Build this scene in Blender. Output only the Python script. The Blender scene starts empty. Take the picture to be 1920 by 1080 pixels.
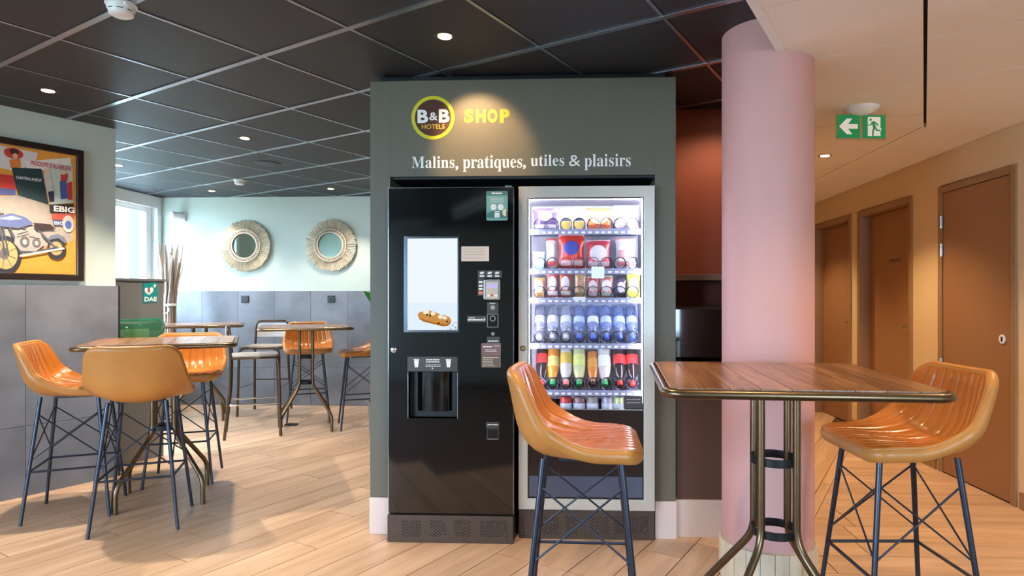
import bpy, bmesh, math, random
from math import sin, cos, pi, radians, sqrt, atan2
from mathutils import Vector, Matrix
random.seed(7)
scn = bpy.context.scene
COL = scn.collection

# ------------------------------------------------------------------ camera
F, CX, CY, H = 1173.0, 1028.0, 560.0, 1.25          # focal length / principal point in 1920x1080 pixels, eye height
TH = radians(2.44)                                   # the camera looks a little to the left of the corridor axis
cam_d = bpy.data.cameras.new('camera'); cam = bpy.data.objects.new('camera', cam_d); COL.objects.link(cam)
cam_d.sensor_width = 36.0; cam_d.lens = F/1920*36
cam_d.shift_x = (960-CX)/1920; cam_d.shift_y = (CY-540)/1920
cam_d.clip_start = 0.05; cam_d.clip_end = 200
cam.location = (0, 0, H); cam.rotation_euler = (pi/2, 0, TH)
scn.camera = cam

# ------------------------------------------------------------------ world, view
world = bpy.data.worlds.new('world'); scn.world = world; world.use_nodes = True
wn = world.node_tree.nodes; bgn = wn['Background']
bgn.inputs['Color'].default_value = (0.60, 0.79, 1.0, 1); bgn.inputs['Strength'].default_value = 23.0
vs = scn.view_settings
vs.view_transform = 'Standard'; vs.look = 'None'; vs.exposure = 0.3; vs.gamma = 1.0; vs.use_curve_mapping = False
SPOT_W = 150.0

def portal(name, loc, rot, sx, sy):
    l = bpy.data.lights.new(name, 'AREA'); l.shape = 'RECTANGLE'; l.size = sx; l.size_y = sy
    l.cycles.is_portal = True
    o = bpy.data.objects.new(name, l); COL.objects.link(o); o.location = loc; o.rotation_euler = rot
    return o
portal('window_daylight', (-4.93, 6.3, 1.64), (0, -pi/2, 0), 1.36, 1.7)          # window of the back room
portal('window_daylight', (-5.66, -1.55, 1.35), (0, -pi/2, 0), 1.9, 2.3)         # street windows behind the camera
portal('window_daylight', (-4.93, 4.0, 1.64), (0, -pi/2, 0), 1.36, 1.4)  # opening added behind the poster wall for more daylight
portal('window_daylight', (1.93, -3.06, 1.28), (-pi/2, 0, pi), 1.35, 1.9)
portal('window_daylight', (-4.2, -3.06, 1.28), (-pi/2, 0, pi), 2.4, 1.9)  # opening added at the rear left for more daylight

# ------------------------------------------------------------------ coordinates
CT, ST = cos(TH), sin(TH)
def W(xc, d):                 # plan position given right-of-camera / depth-from-camera -> building axes
    return (xc*CT - d*ST, xc*ST + d*CT)
def onz(px, py, z):           # the plan point seen at a pixel at height z
    d = F*(z-H)/(CY-py); return W((px-CX)/F*d, d)
def onY(px, py, Y):           # the point seen at a pixel on an upright plane Y = const -> (X, Z)
    r = (px-CX)/F
    d = Y/(r*ST+CT); xc = r*d
    return (xc*CT - d*ST, H + (CY-py)/F*d)
GA = radians(31.0) - TH       # ceiling grid and floor boards are turned this far from the building axes
BD = (sin(GA), cos(GA)); AD = (cos(GA), -sin(GA))

# ------------------------------------------------------------------ colour / materials
def lin(c):
    c = c/255.0
    return c/12.92 if c <= 0.04045 else ((c+0.055)/1.055)**2.4
def C(r, g, b): return (lin(r), lin(g), lin(b), 1)
MATS = {}
def mat(name, rgb, rough=0.5, metal=0.0, var=0.06, scale=6.0, bump=0.0, bscale=60.0, coat=0.0, emit=None, estr=0.0, stretch=None, rvar=0.0, spec=0.5, rand=0.0):
    if name in MATS: return MATS[name]
    m = bpy.data.materials.new(name); m.use_nodes = True; MATS[name] = m
    nt = m.node_tree; N = nt.nodes; L = nt.links; b = N['Principled BSDF']
    col = C(*rgb)
    tc = N.new('ShaderNodeTexCoord'); mp = N.new('ShaderNodeMapping'); L.new(tc.outputs['Object'], mp.inputs['Vector'])
    if stretch: mp.inputs['Scale'].default_value = stretch
    nz = N.new('ShaderNodeTexNoise'); nz.inputs['Scale'].default_value = scale; nz.inputs['Detail'].default_value = 5
    L.new(mp.outputs['Vector'], nz.inputs['Vector'])
    mx = N.new('ShaderNodeMix'); mx.data_type = 'RGBA'
    lo = tuple(max(0, v*(1-var*2)) for v in col[:3])+(1,); hi = tuple(min(1, v*(1+var*2)) for v in col[:3])+(1,)
    mx.inputs[6].default_value = lo; mx.inputs[7].default_value = hi
    L.new(nz.outputs['Fac'], mx.inputs[0])
    out = mx.outputs[2]
    if rand:
        oi = N.new('ShaderNodeObjectInfo'); ml = N.new('ShaderNodeMath'); ml.operation = 'MULTIPLY_ADD'
        ml.inputs[1].default_value = rand*2; ml.inputs[2].default_value = 1-rand
        L.new(oi.outputs['Random'], ml.inputs[0])
        hs = N.new('ShaderNodeHueSaturation'); L.new(ml.outputs[0], hs.inputs['Value']); L.new(out, hs.inputs['Color']); out = hs.outputs['Color']
        ad = N.new('ShaderNodeVectorMath'); ad.operation = 'ADD'
        cb = N.new('ShaderNodeCombineXYZ'); m2 = N.new('ShaderNodeMath'); m2.operation = 'MULTIPLY'; m2.inputs[1].default_value = 37.0
        L.new(oi.outputs['Random'], m2.inputs[0]); L.new(m2.outputs[0], cb.inputs[0]); L.new(m2.outputs[0], cb.inputs[1])
        L.new(mp.outputs['Vector'], ad.inputs[0]); L.new(cb.outputs[0], ad.inputs[1]); L.new(ad.outputs[0], nz.inputs['Vector'])
    L.new(out, b.inputs['Base Color'])
    b.inputs['Roughness'].default_value = rough; b.inputs['Metallic'].default_value = metal
    b.inputs['Specular IOR Level'].default_value = spec
    if coat: b.inputs['Coat Weight'].default_value = coat; b.inputs['Coat Roughness'].default_value = 0.08
    if rvar:
        mr = N.new('ShaderNodeMapRange'); mr.inputs[3].default_value = rough-rvar; mr.inputs[4].default_value = rough+rvar
        L.new(nz.outputs['Fac'], mr.inputs[0]); L.new(mr.outputs[0], b.inputs['Roughness'])
    if bump:
        nb = N.new('ShaderNodeTexNoise'); nb.inputs['Scale'].default_value = bscale; nb.inputs['Detail'].default_value = 3
        L.new(mp.outputs['Vector'], nb.inputs['Vector'])
        bp = N.new('ShaderNodeBump'); bp.inputs['Strength'].default_value = bump; bp.inputs['Distance'].default_value = 0.01
        L.new(nb.outputs['Fac'], bp.inputs['Height']); L.new(bp.outputs['Normal'], b.inputs['Normal'])
    if emit:
        b.inputs['Emission Color'].default_value = C(*emit); b.inputs['Emission Strength'].default_value = estr
    return m
def wood(name, dark, light, rough=0.4, grain=(1.2, 16, 16), rand=0.10, coat=0.0, bump=0.05):
    if name in MATS: return MATS[name]
    m = bpy.data.materials.new(name); m.use_nodes = True; MATS[name] = m
    nt = m.node_tree; N = nt.nodes; L = nt.links; b = N['Principled BSDF']
    tc = N.new('ShaderNodeTexCoord'); mp = N.new('ShaderNodeMapping'); mp.inputs['Scale'].default_value = grain
    L.new(tc.outputs['Object'], mp.inputs['Vector'])
    oi = N.new('ShaderNodeObjectInfo'); m2 = N.new('ShaderNodeMath'); m2.operation = 'MULTIPLY'; m2.inputs[1].default_value = 53.0
    L.new(oi.outputs['Random'], m2.inputs[0]); cb = N.new('ShaderNodeCombineXYZ')
    for i in range(3): L.new(m2.outputs[0], cb.inputs[i])
    ad = N.new('ShaderNodeVectorMath'); ad.operation = 'ADD'; L.new(mp.outputs['Vector'], ad.inputs[0]); L.new(cb.outputs[0], ad.inputs[1])
    nz = N.new('ShaderNodeTexNoise'); nz.inputs['Scale'].default_value = 1.6; nz.inputs['Detail'].default_value = 7; nz.inputs['Roughness'].default_value = 0.6; nz.inputs['Distortion'].default_value = 0.6
    L.new(ad.outputs[0], nz.inputs['Vector'])
    rp = N.new('ShaderNodeValToRGB'); rp.color_ramp.elements[0].position = 0.30; rp.color_ramp.elements[1].position = 0.68
    rp.color_ramp.elements[0].color = C(*dark); rp.color_ramp.elements[1].color = C(*light)
    L.new(nz.outputs['Fac'], rp.inputs['Fac'])
    ml = N.new('ShaderNodeMath'); ml.operation = 'MULTIPLY_ADD'; ml.inputs[1].default_value = rand*2; ml.inputs[2].default_value = 1-rand
    L.new(oi.outputs['Random'], ml.inputs[0])
    hs = N.new('ShaderNodeHueSaturation'); L.new(ml.outputs[0], hs.inputs['Value']); L.new(rp.outputs['Color'], hs.inputs['Color'])
    L.new(hs.outputs['Color'], b.inputs['Base Color']); b.inputs['Roughness'].default_value = rough
    bp = N.new('ShaderNodeBump'); bp.inputs['Strength'].default_value = bump; bp.inputs['Distance'].default_value = 0.004
    L.new(nz.outputs['Fac'], bp.inputs['Height']); L.new(bp.outputs['Normal'], b.inputs['Normal'])
    if coat: b.inputs['Coat Weight'].default_value = coat; b.inputs['Coat Roughness'].default_value = 0.15
    return m
def clear(name, tint=(255, 255, 255), gloss=0.08, rough=0.02, body=None, bodyw=0.0):
    """thin clear sheet: lets light through with a tint and mirrors a little"""
    if name in MATS: return MATS[name]
    m = bpy.data.materials.new(name); m.use_nodes = True; MATS[name] = m
    nt = m.node_tree; N = nt.nodes; L = nt.links; N.remove(N['Principled BSDF'])
    tr = N.new('ShaderNodeBsdfTransparent'); tr.inputs['Color'].default_value = C(*tint)
    gl = N.new('ShaderNodeBsdfGlossy'); gl.inputs['Roughness'].default_value = rough
    fr = N.new('ShaderNodeLayerWeight'); fr.inputs['Blend'].default_value = 0.5
    pw_ = N.new('ShaderNodeMath'); pw_.operation = 'POWER'; pw_.inputs[1].default_value = 5.0; L.new(fr.outputs['Facing'], pw_.inputs[0])
    ml = N.new('ShaderNodeMath'); ml.operation = 'MULTIPLY_ADD'; ml.inputs[1].default_value = 0.9; ml.inputs[2].default_value = gloss; ml.use_clamp = True
    L.new(pw_.outputs[0], ml.inputs[0])
    mx = N.new('ShaderNodeMixShader'); L.new(ml.outputs[0], mx.inputs[0]); L.new(tr.outputs[0], mx.inputs[1]); L.new(gl.outputs[0], mx.inputs[2])
    last = mx
    if body:
        df = N.new('ShaderNodeBsdfDiffuse'); df.inputs['Color'].default_value = C(*body)
        nz = N.new('ShaderNodeTexNoise'); nz.inputs['Scale'].default_value = 40
        mr = N.new('ShaderNodeMapRange'); mr.inputs[3].default_value = bodyw*0.6; mr.inputs[4].default_value = min(1, bodyw*1.4)
        tc = N.new('ShaderNodeTexCoord'); L.new(tc.outputs['Object'], nz.inputs['Vector']); L.new(nz.outputs['Fac'], mr.inputs[0])
        m3 = N.new('ShaderNodeMixShader'); L.new(mr.outputs[0], m3.inputs[0]); L.new(mx.outputs[0], m3.inputs[1]); L.new(df.outputs[0], m3.inputs[2]); last = m3
    L.new(last.outputs[0], N['Material Output'].inputs['Surface'])
    return m
def glow(name, rgb, strength):
    if name in MATS: return MATS[name]
    m = bpy.data.materials.new(name); m.use_nodes = True; MATS[name] = m
    nt = m.node_tree; N = nt.nodes; L = nt.links; N.remove(N['Principled BSDF'])
    e = N.new('ShaderNodeEmission'); e.inputs['Color'].default_value = C(*rgb); e.inputs['Strength'].default_value = strength
    L.new(e.outputs[0], N['Material Output'].inputs['Surface'])
    return m

# ------------------------------------------------------------------ geometry helpers
def fillet(pts, r, seg=5):
    pts = [Vector(p) for p in pts]; out = [pts[0]]
    for i in range(1, len(pts)-1):
        a, b, c = pts[i-1], pts[i], pts[i+1]
        u = (a-b); v = (c-b); ru = min(r, u.length*0.48, v.length*0.48)
        p0 = b+u.normalized()*ru; p1 = b+v.normalized()*ru
        for k in range(seg+1):
            t = k/seg; out.append((1-t)**2*p0 + 2*t*(1-t)*b + t*t*p1)
    out.append(pts[-1]); return out
def clip(poly, n, c):          # keep the side where n.p >= c
    out = []
    for i in range(len(poly)):
        p, q = poly[i], poly[(i+1) % len(poly)]
        dp = n[0]*p[0]+n[1]*p[1]-c; dq = n[0]*q[0]+n[1]*q[1]-c
        if dp >= 0: out.append(p)
        if dp*dq < 0:
            t = dp/(dp-dq); out.append((p[0]+(q[0]-p[0])*t, p[1]+(q[1]-p[1])*t))
    return out
def area(poly):
    return abs(sum(poly[i][0]*poly[(i+1) % len(poly)][1]-poly[(i+1) % len(poly)][0]*poly[i][1] for i in range(len(poly))))/2
class MB:
    def __init__(s): s.v = []; s.f = []
    def add(s, v, f):
        o = len(s.v); s.v += [tuple(p) for p in v]; s.f += [tuple(i+o for i in q) for q in f]; return s
    def box(s, x0, x1, y0, y1, z0, z1):
        return s.add([(x0,y0,z0),(x1,y0,z0),(x1,y1,z0),(x0,y1,z0),(x0,y0,z1),(x1,y0,z1),(x1,y1,z1),(x0,y1,z1)],
                     [(0,3,2,1),(4,5,6,7),(0,1,5,4),(1,2,6,5),(2,3,7,6),(3,0,4,7)])
    def prism(s, poly, z0, z1):          # polygon in x,y
        n = len(poly)
        if sum(poly[i][0]*poly[(i+1)%n][1]-poly[(i+1)%n][0]*poly[i][1] for i in range(n)) < 0: poly = poly[::-1]
        return s.add([(p[0],p[1],z0) for p in poly]+[(p[0],p[1],z1) for p in poly],
                     [tuple(range(n))[::-1], tuple(range(n, 2*n))]+[(i,(i+1)%n,(i+1)%n+n,i+n) for i in range(n)])
    def plate(s, poly, y0, y1):          # polygon in x,z, thickness along y (y0 is the front)
        n = len(poly)
        if sum(poly[i][0]*poly[(i+1)%n][1]-poly[(i+1)%n][0]*poly[i][1] for i in range(n)) < 0: poly = poly[::-1]
        return s.add([(p[0],y0,p[1]) for p in poly]+[(p[0],y1,p[1]) for p in poly],
                     [tuple(range(n)), tuple(range(n, 2*n))[::-1]]+[((i+1)%n,i,i+n,(i+1)%n+n) for i in range(n)])
    def tube(s, pts, r, n=8, closed=False, cap=True):
        pts = [Vector(p) for p in pts]; m = len(pts); rings = []
        rr = r if isinstance(r, (list, tuple)) else [r]*m
        prev = None
        for i in range(m):
            if closed: t = pts[(i+1) % m]-pts[i-1]
            else: t = pts[min(i+1, m-1)]-pts[max(i-1, 0)]
            t.normalize()
            if prev is None:
                a = Vector((0,0,1)) if abs(t.z) < 0.9 else Vector((1,0,0)); u = t.cross(a).normalized()
            else:
                u = (prev-t*prev.dot(t)).normalized()
            prev = u; w = t.cross(u)
            rings.append([pts[i]+(u*cos(2*pi*k/n)+w*sin(2*pi*k/n))*rr[i] for k in range(n)])
        v = [p for ring in rings for p in ring]; f = []
        for i in range(m if closed else m-1):
            j = (i+1) % m
            for k in range(n): f.append((i*n+k, i*n+(k+1)%n, j*n+(k+1)%n, j*n+k))
        if cap and not closed: f.append(tuple(range(n))[::-1]); f.append(tuple((m-1)*n+k for k in range(n)))
        return s.add(v, f)
    def lathe(s, prof, n=24, axis='z', c=(0,0,0)):   # prof: (r, h)
        v = []; f = []; m = len(prof)
        for r, h in prof:
            for k in range(n):
                a = 2*pi*k/n; x, y = r*cos(a), r*sin(a)
                p = (x, y, h) if axis == 'z' else ((x, -h, y) if axis == 'y' else (h, x, y))
                v.append((p[0]+c[0], p[1]+c[1], p[2]+c[2]))
        for i in range(m-1):
            for k in range(n): f.append((i*n+k, i*n+(k+1)%n, (i+1)*n+(k+1)%n, (i+1)*n+k))
        if prof[0][0] > 1e-5: f.append(tuple(range(n))[::-1])
        if prof[-1][0] > 1e-5: f.append(tuple((m-1)*n+k for k in range(n)))
        return s.add(v, f)
    def disc(s, x, z, r, y0, y1, n=24, rz=None):
        return s.plate([(x+r*cos(2*pi*k/n), z+(rz or r)*sin(2*pi*k/n)) for k in range(n)], y0, y1)
    def ringplate(s, x, z, r0, r1, y0, y1, n=40):
        for k in range(n):
            a, b = 2*pi*k/n, 2*pi*(k+1)/n
            s.plate([(x+r0*cos(a), z+r0*sin(a)), (x+r1*cos(a), z+r1*sin(a)), (x+r1*cos(b), z+r1*sin(b)), (x+r0*cos(b), z+r0*sin(b))], y0, y1)
        return s
    def mesh(s, name, off=(0,0,0), smooth=False, angle=40):
        me = bpy.data.meshes.new(name)
        me.from_pydata([(a-off[0], b-off[1], c-off[2]) for a, b, c in s.v], [], s.f); me.update()
        bm = bmesh.new(); bm.from_mesh(me); bmesh.ops.remove_doubles(bm, verts=bm.verts, dist=1e-6); bmesh.ops.recalc_face_normals(bm, faces=bm.faces)
        if smooth:
            for f in bm.faces: f.smooth = True
            for e in bm.edges:
                if len(e.link_faces) == 2 and e.calc_face_angle(0) > radians(angle): e.smooth = False
        bm.to_mesh(me); bm.free(); return me
    def build(s, name, m, parent=None, local=False, smooth=False, bevel=0.0, angle=40, label=None):
        off = (0,0,0)
        if parent is not None and not local:
            p = parent; off = [0,0,0]
            while p is not None:
                for i in range(3): off[i] += p.location[i]
                p = p.parent
        me = s.mesh(name, off, smooth, angle); me.materials.append(m)
        o = bpy.data.objects.new(name, me); COL.objects.link(o)
        if parent is not None: o.parent = parent
        if bevel:
            b = o.modifiers.new('bevel', 'BEVEL'); b.width = bevel; b.segments = 2; b.limit_method = 'ANGLE'; b.angle_limit = radians(40)
        if label: o['label'] = label
        return o
def tag(o, label, cat, group=None, kind=None):
    o['label'] = label; o['category'] = cat
    if group: o['group'] = group
    if kind: o['kind'] = kind
    return o
def thing(name, label, cat, loc=(0,0,0), rz=0.0, group=None, kind=None):
    o = bpy.data.objects.new(name, None); COL.objects.link(o); o.empty_display_size = 0.1
    o.location = loc; o.rotation_euler = (0,0,rz); return tag(o, label, cat, group, kind)
def copy_tree(o, parent=None):
    c = o.copy(); COL.objects.link(c); c.parent = parent
    for ch in [x for x in bpy.data.objects if x.parent == o]: copy_tree(ch, c)
    return c
def text(body, x, y, z, width=None, height=None, offset=0.0, align='LEFT', shear=0.0, depth=0.0008):
    """lettering as flat geometry facing -y; returns MB; x,z = left end of the base line"""
    cu = bpy.data.curves.new('t', 'FONT'); cu.body = body; cu.offset = offset; cu.shear = shear; cu.resolution_u = 3
    ob = bpy.data.objects.new('t', cu); COL.objects.link(ob)
    bpy.context.view_layer.update()
    me = bpy.data.meshes.new_from_object(ob.evaluated_get(bpy.context.evaluated_depsgraph_get()))
    vs_ = [v.co.copy() for v in me.vertices]; fs = [tuple(p.vertices) for p in me.polygons]
    bpy.data.objects.remove(ob); bpy.data.curves.remove(cu); bpy.data.meshes.remove(me)
    m = MB()
    if not vs_: return m
    x0 = min(v.x for v in vs_); x1 = max(v.x for v in vs_); y0 = min(v.y for v in vs_); y1 = max(v.y for v in vs_)
    sx = sy = 1
    if width and height: sx = width/(x1-x0); sy = height/(y1-y0)
    elif width: sx = sy = width/(x1-x0)
    elif height: sx = sy = height/(y1-y0)
    dx = {'LEFT': 0, 'CENTER': -(x1-x0)*sx/2}[align]
    n = len(vs_)
    m.add([(x+dx+(v.x-x0)*sx, y, z+(v.y-(y0 if height else 0))*sy) for v in vs_], fs)
    return m

# ================================================================== THE ROOM
CEIL, WCEIL = 2.445, 2.30
XR, YB, XL = 2.65, 7.2, -4.9
m_sage = mat('sage_paint', (194, 204, 194), 0.75, var=0.015, scale=3, bump=0.03, bscale=120)
m_beige = mat('beige_paint', (214, 188, 150), 0.75, var=0.015, scale=3, bump=0.03, bscale=120)
m_tileD = mat('black_ceiling_tile', (40, 41, 47), 0.55, var=0.05, scale=14, bump=0.04, bscale=200, stretch=(1, 6, 1))
m_bar = mat('grey_grid_metal', (172, 176, 186), 0.30, 1.0, var=0.02)
m_tileW = mat('white_ceiling_tile', (243, 237, 230), 0.7, var=0.01, scale=20, bump=0.02, bscale=250)
m_joint = mat('dark_joint', (30, 26, 24), 0.8)
m_white = mat('white_lacquer', (236, 236, 234), 0.35, var=0.01)
m_pvc = mat('white_plastic', (238, 238, 236), 0.4, var=0.01)
m_dado = mat('grey_stone_tile', (120, 121, 128), 0.40, var=0.34, scale=3.0, bump=0.04, bscale=25, rvar=0.08, rand=0.05)
m_grout = mat('dark_grout', (92, 90, 92), 0.9)
m_oak = wood('oak_boards', (192, 152, 118), (226, 190, 158), 0.34, (0.9, 9, 9), rand=0.09, bump=0.03)
m_gap = mat('board_gap', (92, 64, 44), 0.8)
m_pink = mat('pink_paint', (206, 156, 150), 0.55, var=0.01, scale=3, bump=0.05, bscale=40)
m_red = mat('terracotta_paint', (150, 72, 48), 0.6, var=0.02)
m_brown = mat('brown_panel', (84, 60, 50), 0.55, var=0.02)
m_skirt = mat('pale_skirting', (212, 194, 186), 0.38, 0.25, var=0.02, stretch=(1, 1, 12))
m_door = mat('taupe_door', (150, 108, 74), 0.5, var=0.02)
m_frame = mat('taupe_door_frame', (150, 116, 82), 0.5, var=0.02)
m_chrome = mat('chrome', (205, 205, 208), 0.22, 1.0, var=0.02)
m_black = mat('black_plastic', (20, 20, 22), 0.35, var=0.02)
m_glass = clear('window_glass', (250, 253, 255), 0.06)

def struct(o, label, cat='structure'):
    o['kind'] = 'structure'; o['label'] = label; o['category'] = cat; return o

# ---- dividing line between the low white ceiling and the high black one (also where the boards change direction)
EP = W(0.985, 2.68)
EN = (cos(GA), -sin(GA))                 # points to the white side
EC = EN[0]*EP[0]+EN[1]*EP[1]

# ---- floor
fl = struct(MB().prism([(-5.8,-3.2),(XR+0.2,-3.2),(XR+0.2,8.6),(-1.5,8.6),(-1.5,7.35),(-5.1,7.35),(-5.1,3.0),(-5.8,3.0)], -0.06, -0.0035).build('floor', m_gap), 'pale oak plank floor of the lounge and corridor', 'floor')
def plank(poly, cx, cy, ang, z0, z1, name, m, parent):
    ca, sa = cos(-ang), sin(-ang)
    lp = [((p[0]-cx)*ca-(p[1]-cy)*sa, (p[0]-cx)*sa+(p[1]-cy)*ca) for p in poly]
    o = MB().prism(lp, z0, z1).build(name, m, parent, local=True)
    o.location = (cx, cy, 0); o.rotation_euler = (0, 0, ang); return o
bw, bl, gp = 0.20, 1.25, 0.005
ang_b = pi/2-GA
def inroom(x, y):
    if y < -0.2 or y > YB or x > XR+0.1 or x < XL-0.1: return False
    d = -x*ST+y*CT; xc = x*CT+y*ST
    if d < 1.9: return False
    px = CX+F*xc/d
    return -700 < px < 2060 and not (-0.9 < x < 1.15 and y > 4.7)
for i in range(-44, 45):
    off = random.choice((0, 0.33, 0.67, 0.5))*bl
    for j in range(-6, 9):
        a0, b0 = i*bw, j*bl+off
        q = [(a0+gp/2, b0+gp/2), (a0+bw-gp/2, b0+gp/2), (a0+bw-gp/2, b0+bl-gp/2), (a0+gp/2, b0+bl-gp/2)]
        poly = [(AD[0]*a+BD[0]*b, AD[1]*a+BD[1]*b) for a, b in q]
        for n_, c_ in (((-EN[0], -EN[1]), -EC+0.002), ((0, -1), -YB), ((1, 0), XL)):
            if len(poly) >= 3: poly = clip(poly, n_, c_)
        if len(poly) < 3 or area(poly) < 0.004: continue
        cx = sum(p[0] for p in poly)/len(poly); cy = sum(p[1] for p in poly)/len(poly)
        if not inroom(cx, cy): continue
        plank(poly, cx, cy, ang_b, -0.0035, 0.0, 'plank', m_oak, fl)
for i in range(0, 50):
    y0 = i*bw-0.1; off = random.random()*bl
    for j in range(-2, 4):
        x0 = j*bl+off
        poly = [(x0+gp/2, y0+gp/2), (x0+bl-gp/2, y0+gp/2), (x0+bl-gp/2, y0+bw-gp/2), (x0+gp/2, y0+bw-gp/2)]
        poly = clip(poly, EN, EC+0.002); 
        if len(poly) >= 3: poly = clip(poly, (-1, 0), -XR)
        if len(poly) < 3 or area(poly) < 0.004: continue
        if y0 > 3.3:
            poly = clip(poly, (1, 0), 1.15)
            if len(poly) < 3 or area(poly) < 0.004: continue
        cx = sum(p[0] for p in poly)/len(poly); cy = sum(p[1] for p in poly)/len(poly)
        if cy > 8.5 or not (-cx*ST+cy*CT > 1.9): continue
        plank(poly, cx, cy, 0.0, -0.0035, 0.0, 'plank', m_oak, fl)

# ---- black grid ceiling
G = 0.615
c0 = W(-1.936, 3.394)
cl = struct(MB().prism([(-5.8,-3.2),(1.3,-3.2),(1.3,YB+0.15),(-5.1,YB+0.15),(-5.1,3.0),(-5.8,3.0)], CEIL+0.012, CEIL+0.08).build('ceiling', m_tileD), 'black tiled grid ceiling over the lounge', 'ceiling')
def gpt(a, b): return (c0[0]+AD[0]*a+BD[0]*b, c0[1]+AD[1]*a+BD[1]*b)
def seen(x, y, lim=1.3):
    d = -x*ST+y*CT; xc = x*CT+y*ST
    if d < lim: return False
    px = CX+F*xc/d
    return -160 < px < 1650
for i in range(-10, 12):
    for j in range(-8, 12):
        a, b = i*G, j*G; e = 0.011
        poly = [gpt(a+e, b+e), gpt(a+G-e, b+e), gpt(a+G-e, b+G-e), gpt(a+e, b+G-e)]
        for n, c in (((-EN[0], -EN[1]), -EC), ((0, -1), -YB), ((1, 0), XL)):
            if len(poly) >= 3: poly = clip(poly, n, c)
        if len(poly) < 3 or area(poly) < 0.003: continue
        cx = sum(p[0] for p in poly)/len(poly); cy = sum(p[1] for p in poly)/len(poly)
        if not seen(cx, cy) or (cx > -0.6 and cy > 4.1): continue
        plank(poly, cx, cy, -GA, CEIL, CEIL+0.011, 'ceiling_tile', m_tileD, cl)
def bar(poly, zz):
    for n, c in (((-EN[0], -EN[1]), -EC), ((0, -1), -YB), ((1, 0), XL), ((0, 1), 0.6)):
        if len(poly) >= 3: poly = clip(poly, n, c)
    if len(poly) < 3: return
    cx = sum(p[0] for p in poly)/len(poly); cy = sum(p[1] for p in poly)/len(poly)
    plank(poly, cx, cy, -GA, CEIL-zz, CEIL+0.010, 'grid_bar', m_bar, cl)
for i in range(-10, 13):
    a = i*G
    bar([gpt(a-0.008, -8), gpt(a+0.008, -8), gpt(a+0.008, 9), gpt(a-0.008, 9)], 0.003)
for j in range(-8, 13):
    b = j*G
    bar([gpt(-8, b-0.014), gpt(8, b-0.014), gpt(8, b+0.014), gpt(-8, b+0.014)], 0.0045)

# ---- low white ceiling
def white_poly(poly, e=0.0):
    for n, c in ((EN, EC+e), ((-1, 0), -(XR-e)), ((0, 1), -3.05)):
        if len(poly) >= 3: poly = clip(poly, n, c)
    return poly
big = white_poly([(-6,-3.1),(XR,-3.1),(XR,3.32),(-6,3.32)])
wc = MB().prism(big, WCEIL+0.03, WCEIL+0.06)
wc.prism([(1.15,3.32),(XR,3.32),(XR,8.6),(1.15,8.6)], WCEIL+0.03, WCEIL+0.06)
wcl = struct(wc.build('ceiling', m_joint), 'low white tiled ceiling over the corridor side', 'ceiling')
j0 = onz(1735, 100, WCEIL); a_j = j0[0]*AD[0]+j0[1]*AD[1]
p70 = onz(1737, 70.8, WCEIL); b_j = p70[0]*BD[0]+p70[1]*BD[1]
T = 0.6
def wpt(a, b): return (AD[0]*a+BD[0]*b, AD[1]*a+BD[1]*b)
YC = 3.93
for i in range(-4, 5):
    for j in range(-9, 9):
        a, b = a_j+i*T*2 if i > 0 else a_j+i*T, b_j+j*T
        wdt = T*2 if i >= 0 else T
        if i > 0: a = a_j+i*T*2
        e, e2 = 0.0035, 0.007
        poly = [wpt(a+e2, b+e), wpt(a+wdt-e2, b+e), wpt(a+wdt-e2, b+T-e), wpt(a+e2, b+T-e)]
        whole = clip(clip(poly, (-1, 0), -XR+0.002), (0, -1), -(YC-0.002))
        if len(whole) < 3: continue
        lo_, hi_ = white_poly(clip(whole, (0, -1), -3.2), 0.03), clip(clip(whole, (0, 1), 3.2), (1, 0), 1.15)
        if len(lo_) >= 3 and len(hi_) >= 3 and abs(area(lo_)+area(hi_)-area(whole)) < 1e-6: parts_ = [whole]
        else: parts_ = [lo_, hi_]
        for poly in parts_:
            if len(poly) < 3 or area(poly) < 0.003: continue
            cx = sum(p[0] for p in poly)/len(poly); cy = sum(p[1] for p in poly)/len(poly)
            if cy < -0.5: continue
            plank(poly, cx, cy, -GA, WCEIL, WCEIL+0.03, 'ceiling_tile', m_tileW, wcl)
for j in range(0, 8):
    y0 = YC+j*0.6
    for x0, x1 in ((1.15, 2.12), (2.12, XR)):
        poly = [(x0+0.005, y0+0.004), (x1-0.005, y0+0.004), (x1-0.005, y0+0.596), (x0+0.005, y0+0.596)]
        plank(poly, (x0+x1)/2, y0+0.3, 0, WCEIL, WCEIL+0.03, 'ceiling_tile', m_tileW, wcl)
# edge trim and upstand of the low ceiling
tr = MB()
pe = [(EP[0]+BD[0]*t, EP[1]+BD[1]*t) for t in (-5.2, 0.52)]
q = [pe[0], pe[1], (pe[1][0]+EN[0]*0.03, pe[1][1]+EN[1]*0.03), (pe[0][0]+EN[0]*0.03, pe[0][1]+EN[1]*0.03)]
tr.prism(q, WCEIL-0.004, CEIL)
struct(tr.build('trim_1', m_white), 'white edge trim of the low ceiling by the column', 'trim')

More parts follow.
